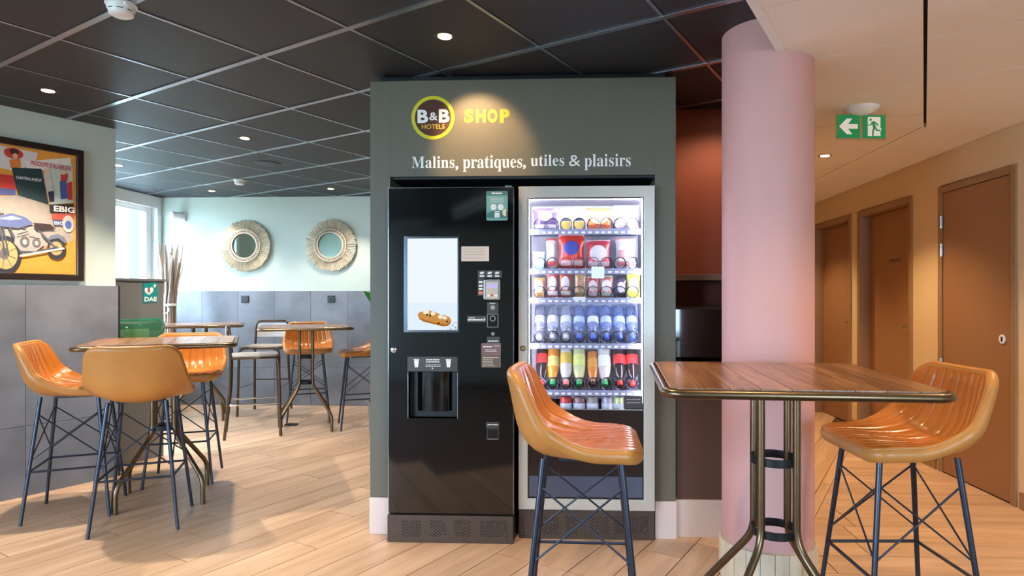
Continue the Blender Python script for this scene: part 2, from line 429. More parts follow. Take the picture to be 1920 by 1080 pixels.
# ---- walls
def wbox(name, label, boxes, m): 
    b = MB()
    for a in boxes: b.box(*a)
    return struct(b.build(name, m), label, 'wall')
wb = wbox('wall_back', 'sage green back wall with the two round mirrors', [(XL-0.15, 0.6, YB, YB+0.15, 0, CEIL+0.05)], m_sage)
wl = wbox('wall_left', 'sage green wall around the bright window', [(XL-0.2, XL, 4.7, 5.45, 0, CEIL+0.05), (XL-0.2, XL, 3.0, 3.3, 0, CEIL+0.05), (XL-0.2, XL, 3.3, 4.7, 0, 0.96), (XL-0.2, XL, 3.3, 4.7, 2.325, CEIL+0.05), (XL-0.2, XL, 5.45, 7.2, 0, 0.96), (XL-0.2, XL, 5.45, 7.2, 2.325, CEIL+0.05), (XL-0.2, XL, 7.2-0.0, 7.2+0.15, 0, CEIL+0.05), (XL-0.2, XL, 7.125, 7.2, 0.96, 2.325)], m_sage)
# poster wall runs along the grid direction
cor = W(-3.05, 4.41)
def bw_pt(s, t=0.0): return (cor[0]+BD[0]*s-AD[0]*t, cor[1]+BD[1]*s-AD[1]*t)    # t: into the wall
pw = MB().prism([bw_pt(0), bw_pt(-5.2), bw_pt(-5.2, 0.25), bw_pt(0, 0.25)], 0, CEIL+0.03)
wp = struct(pw.build('wall_side', m_sage), 'sage green wall with the framed poster and grey tiled dado', 'wall')
wbox('wall_rear', 'wall behind the camera with a street window', [(-6.0, -5.4, -3.2, -3.0, 0, CEIL+0.05), (-5.4, -3.0, -3.2, -3.0, 0, 0.3), (-5.4, -3.0, -3.2, -3.0, 2.25, CEIL+0.05), (-3.0, 1.25, -3.2, -3.0, 0, CEIL+0.05), (2.6, XR+0.2, -3.2, -3.0, 0, CEIL+0.05), (1.25, 2.6, -3.2, -3.0, 0, 0.3), (1.25, 2.6, -3.2, -3.0, 2.25, CEIL+0.05)], m_sage)
wbox('wall_street', 'side wall behind the camera with a wide street window', [(-5.8, -5.6, -0.4, 0.6, 0, CEIL+0.05), (-5.8, -5.6, -3.0, -2.75, 0, CEIL+0.05), (-5.8, -5.6, -2.75, -0.4, 0, 0.4), (-5.8, -5.6, -2.75, -0.4, 2.3, CEIL+0.05), (-5.8, -5.6, 0.6, 3.0, 0, CEIL+0.05), (-5.8, -3.7, 2.9, 3.0, 0, CEIL+0.05)], m_sage)
wbox('wall_inner', 'beige walls of the corridor beyond the column', [(1.05, 1.15, 3.34, 8.6, 0, CEIL+0.05), (1.05, XR+0.2, 8.5, 8.6, 0, CEIL), (0.5, 0.6, 4.12, YB, 0, CEIL+0.05)], m_beige)
# right wall with three door openings
def ywall(px):
    r = (px-CX)/F; return (XR*CT-(-XR*ST)*r*-1*0 + XR*ST*r)/(r*CT-ST) if False else (XR*CT+XR*ST*r)/(r*CT-ST)
doors = [(ywall(1908), ywall(1761)), (ywall(1712), ywall(1609)), (ywall(1597), ywall(1597)+0.95)]
segs = []; y = -3.2; DT = 2.06
for a, b in doors:
    segs.append((XR, XR+0.2, y, a, 0, WCEIL+0.05)); segs.append((XR, XR+0.2, a, b, DT, WCEIL+0.05)); y = b
segs.append((XR, XR+0.2, y, 8.6, 0, WCEIL+0.05)); segs.append((XR+0.2, XR+0.26, -3.2, 8.6, -0.06, WCEIL+0.05))
wr = wbox('wall_right', 'beige corridor wall with three brown doors', segs, m_beige)
bb = MB(); y = -3.0
for a, b in doors:
    bb.box(XR-0.012, XR, y, a-0.03, 0, 0.1); y = b+0.03
bb.box(XR-0.012, XR, y, 8.5, 0, 0.1)
struct(bb.build('baseboard_right', m_frame), 'brown baseboard along the corridor wall', 'baseboard')
DOORL = ['brown flush door nearest, with three hinges and a round lock', 'brown door with small lettering and a lever handle', 'farthest brown door, beside the pink column']
for k, (a, b) in enumerate(doors):
    rec = 0.0 if k == 0 else 0.09
    d = thing('door_%d' % (k+1), DOORL[k], 'door', (XR, (a+b)/2, 0), kind='structure')
    fr = MB(); fw = 0.05
    fr.box(XR-0.012, XR+0.14, a, a+fw, 0, DT); fr.box(XR-0.012, XR+0.14, b-fw, b, 0, DT); fr.box(XR-0.012, XR+0.14, a+fw, b-fw, DT-fw, DT)
    fr.build('door_frame', m_frame, d, bevel=0.003)
    g = 0.004
    lf = MB().box(XR-0.004+rec, XR+0.036+rec, a+fw+g, b-fw-g, 0.008, DT-fw-g).build('door_leaf', m_door, d, bevel=0.002)
    if k == 0:
        for zz in (1.80, 1.60, 0.78):
            MB().lathe([(0.009, -0.045), (0.009, 0.045)], 10, 'z', (XR-0.018, b-fw+0.002, zz)).box(XR-0.014, XR-0.011, b-fw-0.012, b-fw+0.012, zz-0.045, zz+0.045).build('hinge', m_chrome, d, smooth=True)
        MB().lathe([(0.0, 0.0), (0.028, 0.0), (0.028, 0.006), (0.02, 0.009), (0.0, 0.009)], 20, 'x', (XR-0.013, a+fw+0.07, 1.0)).build('lock_rosette', m_pvc, lf, smooth=True)
        MB().box(XR-0.0145, XR-0.013, a+fw+0.062, a+fw+0.078, 0.985, 1.015).build('keyhole', m_black, lf)
    else:
        xx = XR-0.004+rec; yy = a+fw+0.06
        h = MB().tube(fillet([(xx, yy, 1.02), (xx-0.045, yy, 1.02), (xx-0.045, yy+0.12, 1.02)], 0.012), 0.009, 10)
        h.build('door_handle', m_chrome, lf, smooth=True)
        MB().box(xx-0.006, xx, yy-0.02, yy+0.02, 0.86, 1.06).build('handle_plate', m_frame, lf, bevel=0.002)
    if k == 1:
        t = text('accès privé', 0, 0, 0, width=0.19)
        v = [(XR-0.0052+rec, (a+b)/2+0.05-p[0]+0.02, 1.57+p[2]) for p in t.v]
        MB().add(v, t.f).build('lettering', m_black, lf, label='small dark lettering on the door')

# ---- grey tiled dado: back wall and poster wall
DZ = 1.34
def dado(parent, P, s0, s1, th, width=0.4355, phase=0.0, name='dado_tile'):
    """P(s,t) plan point: s along the wall, t out of the wall"""
    import math as _m
    k = _m.floor((s0-phase)/width); 
    while phase+k*width < s1:
        a = max(s0, phase+k*width); b = min(s1, phase+(k+1)*width); k += 1
        if b-a < 0.02: continue
        for z0, z1 in ((0.0, 0.446), (0.446, DZ)):
            g = 0.0015
            c = P((a+b)/2, 0); p0 = P(a+g, 0); p1 = P(b-g, 0)
            an = atan2(p1[1]-p0[1], p1[0]-p0[0])
            MBo = MB(); MBo.prism([P(a+g, 0), P(b-g, 0), P(b-g, th), P(a+g, th)], z0+g, z1-g)
            v = [(x-c[0], y_-c[1], z-z0) for x, y_, z in MBo.v]; v = [(x*cos(-an)-y_*sin(-an), x*sin(-an)+y_*cos(-an), z) for x, y_, z in v]
            o = MB().add(v, MBo.f).build(name, m_dado, parent, local=True); o.location = (c[0], c[1], z0); o.rotation_euler = (0, 0, an)
ph = onY(447, 600, YB)[0]
dado(wb, lambda s, t: (s, YB-t), XL+0.001, 0.45, 0.012, phase=ph)
s72 = -0.52
dado(wp, lambda s, t: bw_pt(s, -t), -2.2, 0.012, 0.014, width=0.9, phase=s72-1.8)
MB().prism([bw_pt(0.012, -0.016), bw_pt(0.022, -0.016), bw_pt(0.022, 0.2), bw_pt(0.012, 0.2)], 0, DZ).build('dado_edge_trim', mat('dark_edge_metal', (60, 58, 58), 0.4, 0.6), wp)

# ---- window of the back room
wd = thing('window_1', 'bright window with white frame behind the poster wall', 'window', (XL, 6.3, 0.96), kind='structure')
wf = MB()
wf.box(XL-0.12, XL+0.02, 5.43, 7.195, 2.31, CEIL-0.004); wf.box(XL-0.12, XL+0.02, 7.12, 7.195, 0.93, 2.31); wf.box(XL-0.12, XL+0.02, 5.43, 5.50, 0.93, 2.31); wf.box(XL-0.12, XL+0.06, 5.43, 7.19, 0.92, 0.965)
wf.build('window_frame', m_white, wd, bevel=0.004)
sh = MB(); sh.box(XL-0.1, XL-0.05, 7.03, 7.12, 0.96, 2.31); sh.box(XL-0.1, XL-0.05, 5.50, 5.56, 0.96, 2.31); sh.box(XL-0.1, XL-0.05, 5.56, 7.03, 2.25, 2.31); sh.box(XL-0.1, XL-0.05, 5.56, 7.03, 0.96, 1.02); sh.box(XL-0.1, XL-0.05, 6.27, 6.33, 1.02, 2.25)
sh.build('sash', m_white, wd, bevel=0.004)
for a, b in ((5.56, 6.27), (6.33, 7.03)):
    MB().box(XL-0.077, XL-0.073, a, b, 1.02, 2.25).build('pane', m_glass, wd)
for nm, lab, bx, pn in (('window_2', 'street window in the side wall behind the camera', [(-5.76, -5.64, -2.75, -2.69, 0.4, 2.3), (-5.76, -5.64, -0.46, -0.4, 0.4, 2.3), (-5.76, -5.64, -1.6, -1.54, 0.4, 2.3), (-5.76, -5.64, -2.75, -0.4, 0.4, 0.46), (-5.76, -5.64, -2.75, -0.4, 2.24, 2.3)], [(-5.702, -5.698, -2.69, -1.6, 0.46, 2.24), (-5.702, -5.698, -1.54, -0.46, 0.46, 2.24)]),
                        ('added_window_4', 'added unseen window brightening the back room, hidden behind the poster wall', [(XL-0.12, XL-0.02, 3.3, 3.36, 0.96, 2.325), (XL-0.12, XL-0.02, 4.64, 4.7, 0.96, 2.325), (XL-0.12, XL-0.02, 3.3, 4.7, 0.96, 1.02), (XL-0.12, XL-0.02, 3.3, 4.7, 2.265, 2.325)], [(XL-0.072, XL-0.068, 3.36, 4.64, 1.02, 2.265)]),  # unseen window, added to bring more daylight onto the back wall
                        ('added_window_5', 'wide unseen window added for daylight at the left of the rear wall', [(-5.4, -5.35, -3.14, -3.04, 0.3, 2.25), (-3.05, -3.0, -3.14, -3.04, 0.3, 2.25), (-5.4, -3.0, -3.14, -3.04, 0.3, 0.35), (-5.4, -3.0, -3.14, -3.04, 2.2, 2.25)], [(-5.35, -3.05, -3.102, -3.098, 0.35, 2.2)]),  # unseen window, added to lift the kiosk, poster wall and left floor
                        ('window_3', 'street window in the rear wall behind the camera', [(1.25, 1.3, -3.14, -3.04, 0.3, 2.25), (2.55, 2.6, -3.14, -3.04, 0.3, 2.25), (1.25, 2.6, -3.14, -3.04, 0.3, 0.35), (1.25, 2.6, -3.14, -3.04, 2.2, 2.25)], [(1.3, 2.55, -3.102, -3.098, 0.35, 2.2)])):
    w_ = thing(nm, lab, 'window', (bx[0][0], bx[0][2], bx[0][4]), kind='structure')
    f_ = MB()
    for a in bx: f_.box(*a)
    f_.build('window_frame', m_white, w_)
    for a in pn: MB().box(*a).build('pane', m_glass, w_)

# ---- outside the window
m_grass = mat('outdoor_grass', (150, 154, 140), 0.9, var=0.2, scale=5)
struct(MB().box(-30, -6.2, -15, 30, -0.3, -0.12).box(-6.2, 20, -15, -3.4, -0.3, -0.12).build('ground', m_grass), 'pale ground outside the window', 'ground')
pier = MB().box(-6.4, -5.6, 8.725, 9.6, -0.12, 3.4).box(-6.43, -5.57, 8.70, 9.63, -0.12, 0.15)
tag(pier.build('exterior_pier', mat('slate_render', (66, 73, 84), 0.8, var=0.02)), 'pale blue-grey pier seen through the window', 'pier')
m_leaf = mat('outdoor_leaf', (80, 104, 62), 0.6, var=0.2, scale=3)
def bush(x, y, r, hgt, n, label):
    t = thing('garden_shrub', label, 'shrub', (x, y, -0.12), group='shrubs outside the window')
    MB().tube([(x, y, -0.12), (x+0.05, y, hgt*0.4), (x, y+0.05, hgt*0.75)], [0.05, 0.035, 0.02], 6).build('stem', mat('bark', (120, 100, 80), 0.9), t)
    m = MB()
    for _ in range(n):
        a = random.random()*2*pi; u = random.uniform(-1, 1); rr = r*random.random()**0.4
        c = Vector((x+rr*sqrt(1-u*u)*cos(a), y+rr*sqrt(1-u*u)*sin(a), hgt*0.6+u*rr*hgt*0.5/r))
        d = Vector((random.uniform(-1,1), random.uniform(-1,1), random.uniform(-0.6,1))).normalized()*0.09; s = d.cross(Vector((random.random(), random.random(), 1))).normalized()*0.035
        m.add([c-d, c+s, c+d, c-s], [(0,1,2,3)])
    m.build('foliage', m_leaf, t)
bush(-9.2, 11.0, 0.9, 2.0, 700, 'leafy shrub outside the window, nearest the pale pier')
bush(-10.6, 8.6, 1.0, 2.2, 700, 'leafy shrub outside, left one of the pair beyond the window')

# ---- column
cw = W(0.994, 2.84)
col = thing('pillar', 'round pink column between the vending kiosk and corridor', 'column', (cw[0], cw[1], 0), kind='structure')
MB().lathe([(0.199, 0.17), (0.199, CEIL+0.01)], 64, 'z', (cw[0], cw[1], 0)).build('shaft', m_pink, col, smooth=True)
MB().lathe([(0.203, 0.0), (0.203, 0.168), (0.199, 0.172)], 64, 'z', (cw[0], cw[1], 0)).build('plinth_bed', mat('pale_plinth_grout', (176, 160, 140), 0.8), col, smooth=True)
m_ptile = mat('beige_plinth_tile', (214, 196, 170), 0.45, var=0.06, scale=10, rand=0.05)
nt_ = 22
for k in range(nt_):
    a0, a1 = 2*pi*(k+0.02)/nt_, 2*pi*(k+0.98)/nt_
    for z0, z1 in ((0.002, 0.168),):
        poly = [(cw[0]+0.202*cos(a0), cw[1]+0.202*sin(a0)), (cw[0]+0.211*cos(a0), cw[1]+0.211*sin(a0)), (cw[0]+0.2125*cos((a0+a1)/2), cw[1]+0.2125*sin((a0+a1)/2)), (cw[0]+0.211*cos(a1), cw[1]+0.211*sin(a1)), (cw[0]+0.202*cos(a1), cw[1]+0.202*sin(a1))]
        MB().prism(poly, z0, z1).build('plinth_tile', m_ptile, col)

# ---- terracotta alcove right of the kiosk
KX0, KX1, KY = -1.088, 0.525, 3.283
al = thing('wall_alcove', 'terracotta alcove with brown counter front between kiosk and column', 'wall', (0.84, 3.32, 0), kind='structure')
MB().box(0.535, 1.05, 4.02, 4.1, 0.9, CEIL+0.04).box(1.05, 1.15, 3.33, 4.1, 0.9, CEIL+0.04).build('back_wall', m_red, al)
MB().box(KX1+0.01, 1.15, 3.32, 3.36, 0.195, 0.88).build('front_panel', m_brown, al)
MB().box(KX1+0.01, 1.15, 3.3, 4.02, 0.88, 0.905).build('counter', m_brown, al, bevel=0.003)
MB().box(KX1+0.002, 1.15, 3.305, 3.33, 0, 0.195).build('skirting', m_skirt, al, bevel=0.002)
MB().box(KX1+0.01, 1.05, 3.62, 4.02, 1.355, 1.39).build('shelf', mat('taupe_shelf', (140, 110, 96), 0.5), al, bevel=0.002)

# ================================================================== KIOSK
m_kiosk = mat('olive_grey_panel', (95, 91, 76), 0.5, var=0.015, scale=4, bump=0.02, bscale=150)
m_kdark = mat('niche_black', (24, 24, 26), 0.6)
m_lime = mat('lime_vinyl', (200, 196, 20), 0.45, var=0.01)
m_limed = mat('lime_letter_vinyl', (158, 154, 6), 0.45, var=0.01)
m_choc = mat('chocolate_vinyl', (72, 32, 14), 0.45, var=0.02)
m_wv = mat('white_vinyl', (240, 238, 232), 0.5, var=0.01)
KT = 2.405; NL, NR, NT = -0.98, 0.417, 1.897
kio = thing('vending_kiosk', 'olive grey vending kiosk surround with shop sign over two machines', 'kiosk', (-0.28, KY, 0))
MB().box(KX0, NL, KY, 4.1, 0.195, KT).build('left_panel', m_kiosk, kio, bevel=0.002)
MB().box(NR, KX1, KY, 4.1, 0.195, KT).build('right_panel', m_kiosk, kio, bevel=0.002)
MB().box(NL, NR, KY, 4.1, NT, KT).build('header_panel', m_kiosk, kio)
MB().box(NL, NR, 4.02, 4.1, 0, NT).build('niche_back', m_kdark, kio)
MB().box(NL+0.001, NR-0.001, KY+0.02, 4.02, NT-0.012, NT).build('niche_ceiling', m_kdark, kio)
MB().box(KX0+0.05, KX1-0.05, KY+0.04, 4.1, KT, CEIL-0.006).build('plenum_strip', m_black, kio)
for a, b in ((KX0-0.003, NL), (NR, KX1+0.003)):
    MB().box(a, b, KY-0.006, 4.1, 0, 0.195).build('skirting', m_skirt, kio, bevel=0.002)
fy = KY-0.0015
lc = onY(812, 221, KY); lr = (onY(852, 221, KY)[0]-onY(771, 221, KY)[0])/2
logo = MB().disc(lc[0], lc[1], lr*0.87, fy-0.001, KY+0.002, 48).build('logo_disc', m_choc, kio, label='brown logo disc')
MB().ringplate(lc[0], lc[1], lr*0.84, lr, fy-0.0015, KY+0.002, 48).build('logo_ring', m_lime, logo, label='lime ring')
def ptext(body, x0, x1, ybase, ytop, m, name, parent, Y, offset=0.0, dy=0.0, label=None):
    a = onY(x0, ybase, Y); b = onY(x1, ybase, Y); t = onY(x0, ytop, Y)
    o = text(body, a[0], Y-dy, a[1], width=b[0]-a[0], height=t[1]-a[1], offset=offset)
    if o.v: return o.build(name, m, parent, label=label)
ptext('B', 783, 803, 231, 206, m_wv, 'letter', logo, fy, 0.035, 0.002)
ptext('&', 805, 821, 226, 211, m_wv, 'letter', logo, fy, 0.02, 0.002)
ptext('B', 823, 843, 230, 205, m_wv, 'letter', logo, fy, 0.035, 0.002)
ptext('HOTELS', 791, 834, 242, 233.5, mat('gold_vinyl', (226, 190, 60), 0.5), 'lettering', logo, fy, 0.012, 0.002)
for ch, a, b in (('S', 870, 888), ('H', 892, 911), ('O', 914, 933), ('P', 937, 956)):
    ptext(ch, a, b, 230.5, 204.5, m_limed, 'letter', kio, fy, 0.06, 0.0005, label='lime green letter')
# slogan: upright serif lettering
def serif(s):
    out = ''
    for ch in s:
        if 'a' <= ch <= 'z': out += chr(0x1D41A+ord(ch)-97)
        elif 'A' <= ch <= 'Z': out += chr(0x1D400+ord(ch)-65)
        else: out += ch
    return out
def slogan():
    words = [('Malins', 772, 852), (',', 854, 859.5), ('pratiques', 868, 979), (',', 980.5, 986), ('utiles', 995, 1058), ('&', 1067, 1088), ('plaisirs', 1096, 1182.5)]
    asc = {'Malins': (315.5, 293.5), 'pratiques': (322, 291.5), 'utiles': (311.5, 290), '&': (311.5, 291), 'plaisirs': (319, 289)}
    for w, a, b in words:
        if w == ',': 
            yb = 319.5 if a < 900 else 317.5; ptext(',', a, b, yb, yb-8.5, m_wv, 'lettering', kio, fy, 0.03, 0.0004); continue
        yb, yt = asc[w]
        ptext(serif(w), a, b, yb, yt, m_wv, 'lettering', kio, fy, -0.004, 0.0004, label='white serif slogan word')
slogan()

# ================================================================== COFFEE MACHINE
m_gloss = mat('black_gloss', (10, 10, 11), 0.07, var=0.01, coat=0.6)
m_basebr = mat('brown_black_metal', (74, 60, 50), 0.45, 0.3, var=0.1, scale=20)
m_hole = mat('hole_black', (6, 6, 6), 0.9)
m_dkmet = mat('dark_grey_plate', (60, 58, 56), 0.4, 0.2)
m_txt = mat('print_white', (226, 222, 214), 0.6)
CY0 = 3.178
def PX(px, py, Y): return onY(px, py, Y)
def rect(b, x0, y0, x1, y1, Y, d0, d1=0.0):    # pixel-measured rectangle on plane Y, from Y-d0 to Y-d1
    a = PX(x0, y1, Y); c = PX(x1, y0, Y)
    b.box(a[0], c[0], Y-d0, Y-d1, a[1], c[1]); return b
def rrect(b, x0, y0, x1, y1, Y, d0, d1=0.0, r=0.006):
    a = PX(x0, y1, Y); c = PX(x1, y0, Y); pts = []
    for cx, cz, a0 in ((c[0]-r, c[1]-r, 0), (a[0]+r, c[1]-r, pi/2), (a[0]+r, a[1]+r, pi), (c[0]-r, a[1]+r, 1.5*pi)):
        for k in range(5): pts.append((cx+r*cos(a0+k*pi/8), cz+r*sin(a0+k*pi/8)))
    b.plate(pts, Y-d0, Y-d1); return b
cx0, cx1 = PX(728, 500, CY0)[0], PX(963, 500, CY0)[0]
cof = thing('coffee_machine', 'tall glossy black hot drinks machine with white screen', 'coffee machine', ((cx0+cx1)/2, CY0+0.3, 0))
ztop = PX(800, 352, CY0)[1]; zdoor = PX(800, 962, CY0)[1]; zb = PX(800, 966, CY0)[1]
MB().box(cx0+0.01, cx1-0.004, CY0+0.05, 3.9, 0.13, ztop-0.005).build('cabinet', m_black, cof, bevel=0.004)
# door: a slab with a real opening for the cup bay and the screen set in
CB = (765, 698, 858, 784)
ca = PX(CB[0], CB[3], CY0); cb_ = PX(CB[2], CB[1], CY0)
dr = MB()
dr.box(cx0, ca[0], CY0, CY0+0.045, zdoor, ztop); dr.box(cb_[0], cx1, CY0, CY0+0.045, zdoor, ztop)
dr.box(ca[0], cb_[0], CY0, CY0+0.045, cb_[1], ztop); dr.box(ca[0], cb_[0], CY0, CY0+0.045, zdoor, ca[1])
door = dr.build('door', m_gloss, cof)
MB().box(cx1-0.0015, cx1+0.0005, CY0-0.001, CY0+0.03, zdoor, ztop).box(cx0-0.0005, cx0+0.0015, CY0-0.001, CY0+0.03, zdoor, ztop).box(cx0, cx1, CY0-0.001, CY0+0.03, ztop-0.0008, ztop+0.001).build('door_edge', m_chrome, cof)
# cup bay
bay = MB()
bay.box(ca[0], cb_[0], CY0+0.115, CY0+0.12, ca[1], cb_[1]); bay.box(ca[0]-0.002, ca[0], CY0+0.001, CY0+0.12, ca[1], cb_[1]); bay.box(cb_[0], cb_[0]+0.002, CY0+0.001, CY0+0.12, ca[1], cb_[1])
bay.box(ca[0], cb_[0], CY0+0.001, CY0+0.12, ca[1]-0.002, ca[1]); bay.box(ca[0], cb_[0], CY0+0.001, CY0+0.12, cb_[1], cb_[1]+0.002)
bayo = bay.build('cup_bay', m_black, cof)
cm = (ca[0]+cb_[0])/2; hw = (cb_[0]-ca[0])/2
arc = [(cm+hw*0.93*sin(t), CY0+0.115-0.10*cos(t)) for t in [(-1+2*k/24)*pi/2 for k in range(25)]]
sh_ = MB(); zlo, zhi = ca[1]+0.032, cb_[1]-0.001
sh_.add([(x, y, z) for x, y in arc for z in (zlo, zhi)], [(2*k, 2*k+2, 2*k+3, 2*k+1) for k in range(24)])
sh_.build('sliding_cover', m_gloss, bayo, smooth=True)
for x in (ca[0], cb_[0]): MB().box(x-0.0015, x+0.0015, CY0-0.0015, CY0+0.004, ca[1], cb_[1]).build('bay_trim', m_chrome, bayo)
hp = rect(MB(), 764, 669, 858, 696, CY0, 0.002).build('bay_header', m_dkmet, cof, bevel=0.001)
def lines(b, x0, x1, ys, Y, d, th=1.2, ragged=0.0):
    for y in ys:
        cutx = x1-random.random()*ragged*(x1-x0)
        xx = x0
        while xx < cutx-1:
            w = random.uniform(2.5, 6); rect(b, xx, y-th/2, min(cutx, xx+w), y+th/2, Y, d, d-0.0004); xx += w+0.9
    return b
b = lines(MB(), 799, 824, (674.5, 678.5), CY0, 0.0026, 1.8); lines(b, 798, 826, (684, 687), CY0, 0.0026, 0.9)
for x in (781, 841):
    p = [PX(x+dx, y, CY0) for dx, y in ((-4.5, 675.5), (4.5, 675.5), (3, 688.5), (-3, 688.5))]
    b.plate(p, CY0-0.0026, CY0-0.0022); rect(b, x-5, 673.5, x+5, 675, CY0, 0.0026, 0.0022)
p = [PX(x, y, CY0) for x, y in ((809, 689.5), (813, 689.5), (811, 692.5))]; b.plate(p, CY0-0.0026, CY0-0.0022)
b.build('icon_print', m_txt, hp)
# screen
scf = MB()
for r_ in ((757.5, 443, 764.5, 623), (858, 443, 861, 623), (764.5, 443, 858, 447), (764.5, 619, 858, 623)): rect(scf, *r_, CY0, 0.006)
scr = scf.build('screen_frame', mat('dark_chrome', (110, 118, 128), 0.18, 1.0), cof, bevel=0.001)
pan = rect(MB(), 764.5, 447, 858, 619, CY0, 0.002).build('screen', glow('screen_white', (219, 226, 238), 1.0), scr, label='lit white screen')
SY = CY0-0.0024
def sp(pts): return [PX(x, y, SY) for x, y in pts]
rect(MB(), 764.5, 568, 858, 619, SY, 0.0002).build('screen_image', glow('screen_table', (208, 220, 232), 1.0), pan)
ecl = [(783,590),(786,586),(792,584),(800,581),(808,583),(818,586),(826,590),(834,591),(842,594),(846,600),(845,606),(840,611),(830,612),(818,609),(806,606),(794,603),(786,598)]
MB().plate(sp(ecl), SY-0.0005, SY).build('screen_image', glow('eclair_body', (196, 138, 70), 0.9), pan, label='pastry pictured on the screen')
MB().plate(sp([(785,596),(800,601),(820,606),(838,608),(843,604),(846,600),(845,606),(840,611),(830,612),(818,609),(806,606),(794,603),(786,598)]), SY-0.0009, SY-0.0005).build('screen_image', glow('eclair_base', (168, 104, 40), 0.9), pan)
tb = MB()
for x, y, r_ in ((799, 585, 6), (812, 588, 4.5), (826, 594, 5), (834, 596, 4)):
    tb.plate(sp([(x+r_*cos(k*pi/5), y+r_*0.8*sin(k*pi/5)) for k in range(10)]), SY-0.0012, SY-0.0009)
tb.build('screen_image', glow('eclair_cream', (232, 222, 196), 0.95), pan)
sk = MB()
for _ in range(26):
    x = random.uniform(838, 857); y = 619-random.random()**1.6*20*((x-836)/20); sk.plate(sp([(x-0.7, y), (x+0.2, y-0.9), (x+0.8, y+0.3), (x, y+0.8)]), SY-0.0012, SY-0.0009)
for x, y in ((800, 590), (806, 592), (822, 606), (838, 603)): sk.plate(sp([(x-2, y), (x+1, y-2), (x+3, y), (x, y+2)]), SY-0.0016, SY-0.0012)
sk.build('screen_image', glow('screen_specks', (40, 34, 30), 0.5), pan)
# notices
nt1 = rect(MB(), 865, 462, 917, 490, CY0, 0.002).build('notice_card', mat('cream_card', (228, 200, 178), 0.7), cof, label='cream notice card')
lines(MB(), 869, 913, (467, 472, 477, 484), CY0, 0.0026, 0.8, 0.2).build('notice_print', mat('faint_print', (176, 140, 120), 0.7), nt1)
m_teal = mat('teal_card', (112, 158, 148), 0.45); m_teal2 = mat('dark_teal_print', (60, 108, 102), 0.5)
tc_ = rrect(MB(), 912, 358.5, 952, 413.5, CY0, 0.002, r=0.007).build('promo_card', m_teal, cof, label='teal promotional card')
b = rrect(MB(), 912.5, 359, 951.5, 367, CY0, 0.0024, 0.0018, r=0.006)
b.plate([PX(x, y, CY0) for x, y in ((913, 400), (922, 396), (931, 394), (942, 395), (951.5, 398), (951.5, 409), (913, 409))], CY0-0.0024, CY0-0.0018)
b.build('card_print', m_teal2, tc_)
b = lines(MB(), 922, 942, (362.5,), CY0, 0.003, 2.6); lines(b, 920, 945, (371.5, 375, 378.5), CY0, 0.003, 0.9)
for x, y in ((925.5, 388.5), (939, 388.5)):
    b.plate([PX(x+5.4*cos(k*pi/10), y+6*sin(k*pi/10), CY0) for k in range(20)], CY0-0.003, CY0-0.0024)
rect(b, 927.5, 396, 937, 398, CY0, 0.003, 0.0024); rect(b, 927.5, 398.8, 937, 408, CY0, 0.003, 0.0024)
b.build('card_print', m_txt, tc_)
MB().plate([PX(x, y, CY0) for x, y in [(949+7*cos(k*pi/12+pi/2), 399+7*sin(k*pi/12+pi/2)) for k in range(13)]], CY0-0.0034, CY0-0.003).build('card_print', mat('cream_print', (232, 206, 160), 0.6), tc_)
# payment parts
ip = rect(MB(), 896, 507, 941, 521.5, CY0, 0.003); rect(ip, 896, 521.5, 907, 555, CY0, 0.003)
ipo = ip.build('icon_panel', m_dkmet, cof, bevel=0.0008)
b = MB()
for x in (903.5, 918, 932):
    rect(b, x-3.5, 510.5, x+2.5, 514, CY0, 0.0036, 0.003); rect(b, x-1, 509.5, x+4, 512.5, CY0, 0.0037, 0.003); rect(b, x-4, 516, x+4.5, 519, CY0, 0.0036, 0.003)
for y in (529, 536, 542): rect(b, 898, y-2, 905, y+1.6, CY0, 0.0036, 0.003)
b.build('icon_print', m_txt, ipo)
rect(MB(), 897.8, 546.5, 905.2, 552, CY0, 0.0036, 0.003).build('icon_print', mat('orange_print', (226, 120, 70), 0.6), ipo)
rd = rrect(MB(), 908, 524, 938, 562, CY0, 0.018, r=0.006).build('card_reader', m_chrome, cof, bevel=0.002, label='chrome card reader')
rf = rrect(MB(), 911, 528, 934, 560, CY0-0.018, 0.003, r=0.003).build('reader_face', mat('warm_grey_plastic', (184, 174, 156), 0.5), rd)
rect(MB(), 914, 532, 932.5, 540.5, CY0-0.021, 0.0006).build('reader_display', glow('reader_lilac', (205, 190, 245), 0.8), rf)
b = MB()
for x in (916.5, 930): rect(b, x-2.5, 552.5, x+2.5, 556, CY0-0.021, 0.001)
b.build('reader_key', m_txt, rf)
b = MB(); q_ = PX(923, 553.5, CY0); b.disc(q_[0], q_[1], 0.006, CY0-0.0225, CY0-0.021, 16); b.build('reader_key', mat('red_key', (190, 70, 60), 0.5), rf)
cs = rect(MB(), 913.5, 566, 934.5, 588, CY0, 0.004).build('coin_slot_plate', m_dkmet, cof, bevel=0.001)
q_ = PX(924, 576.5, CY0); MB().disc(q_[0], q_[1], 0.0115, CY0-0.0055, CY0-0.004, 20).build('coin_emblem', mat('grey_disc', (150, 146, 136), 0.5), cs)
lines(MB(), 918.5, 929, (568.8,), CY0, 0.0046, 1.4).build('slot_print', m_txt, cs)
sl = MB()
for r_ in ((913, 588.5, 914.5, 614), (933, 588.5, 934.5, 614), (914.5, 612.5, 933, 614), (914.5, 588.5, 933, 590)): rect(sl, *r_, CY0, 0.004)
slo = sl.build('slot_frame', mat('dim_metal', (120, 116, 110), 0.35, 0.8), cof)
q_ = PX(924, 597, CY0); MB().ringplate(q_[0], q_[1], 0.010, 0.0155, CY0-0.006, CY0, 24).build('slot_ring', m_chrome, slo)
